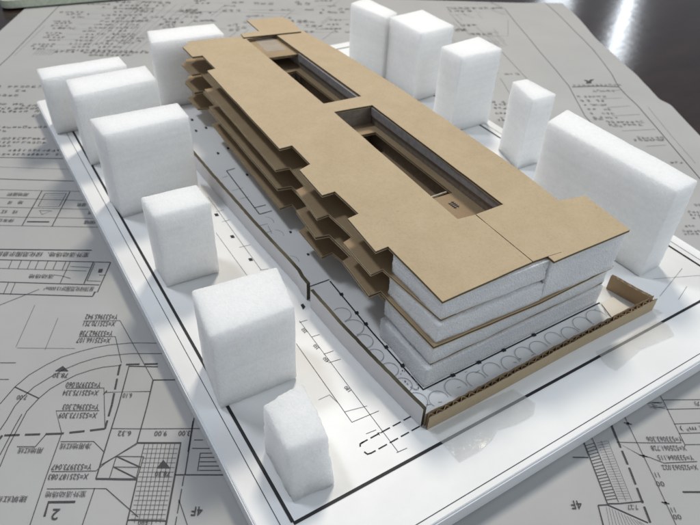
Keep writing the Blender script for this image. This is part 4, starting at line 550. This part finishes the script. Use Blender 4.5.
bm = bmesh.new(); slab(bm, [turned(rounded(0, .95, 0, .66, .05), -.005, 2.955, ca)], -.0375, -.003, side=0)
bmesh.ops.bevel(bm, geom=[e for e in bm.edges if abs(e.verts[0].co.z - e.verts[1].co.z) < 1e-6 and len(e.link_faces) == 2 and e.calc_face_angle(0) > .5], offset=.007, segments=3, affect='EDGES')
link('case_body', bm, CASE, case, smooth=False)
bm = bmesh.new(); slab(bm, [turned(rounded(.02, .93, .02, .64, .05), -.005, 2.955, ca)], -.0027, .006, side=0); link('case_lid', bm, CASE_DARK, case)
for px, py in ((.09, .09), (.86, .09), (.09, .57), (.86, .57)):
    bm = bmesh.new(); slab(bm, [turned([(px + .03 * math.cos(k * .628), py + .03 * math.sin(k * .628)) for k in range(10)], -.005, 2.955, ca)], -.0452, -.0373, side=0)
    link('rubber_foot', bm, CASE_DARK, case)

# ------------------------------------------------------------------ light
def area(name, loc, target, sx, sy, power, col):
    d = bpy.data.lights.new(name, 'AREA'); d.shape = 'RECTANGLE'; d.size = sx * U; d.size_y = sy * U; d.energy = power; d.color = col
    o = bpy.data.objects.new(name, d); COL.objects.link(o); o.location = Vector(loc) * U
    o.rotation_euler = (Vector(target) - Vector(loc)).to_track_quat('-Z', 'Y').to_euler(); return o
area('ceiling_lamp', (2.5, 3.3, 4.9), (.7, .9, 0), 1.0, 1.0, 19.5, (1, .92, .80))
area('right_window', (3.3, -2.2, 2.8), (.6, .6, 0), 2.6, 2.2, 7.0, (.84, .93, 1))
area('second_ceiling_lamp', (-.95, 2.3, 4.5), (.3, .9, 0), .6, .6, 7.2, (.86, .92, 1))
for nm, az, r0, z, w, h, pw in (('window_gap', 34.6, 15.5, 4.75, .20, 2.1, 2.6), ('window_slit', 33.6, 15.5, 5.35, .08, .7, .35), ('far_window', 41.3, 15.5, 4.2, .8, 1.2, 2.2)):
    a = math.radians(az); p = (2.3 + r0 * math.cos(a), 1.3 + r0 * math.sin(a), z)
    area(nm, p, (2.3, 1.3, z * .3), w, h, pw, (.86, .93, 1))
W = bpy.data.worlds.new('World'); bpy.context.scene.world = W; W.use_nodes = True
bg = W.node_tree.nodes['Background']; bg.inputs[0].default_value = (.80, .88, 1.0, 1); bg.inputs[1].default_value = .285

# ------------------------------------------------------------------ camera
cam = bpy.data.cameras.new('camera'); co = bpy.data.objects.new('camera', cam); COL.objects.link(co)
R = ((.85148919, -.52307403, .03687434), (-.31094237, -.56029000, -.76771737), (.42223334, .64223725, -.63972676))
M = Matrix(((R[0][0], -R[1][0], -R[2][0], 0), (R[0][1], -R[1][1], -R[2][1], 0), (R[0][2], -R[1][2], -R[2][2], 0), (0, 0, 0, 1)))
M.translation = Vector((-.224907, -.473974, 1.0)) * U
co.matrix_world = M
cam.sensor_width = 36; cam.lens = 628.185 / 700 * 36; cam.clip_start = .01; cam.clip_end = 60
cam.dof.use_dof = True; cam.dof.focus_distance = 1.18 * U; cam.dof.aperture_fstop = 17
sc = bpy.context.scene; sc.camera = co
sc.view_settings.view_transform = 'Standard'; sc.view_settings.look = 'None'; sc.view_settings.gamma = 1; sc.view_settings.exposure = 0
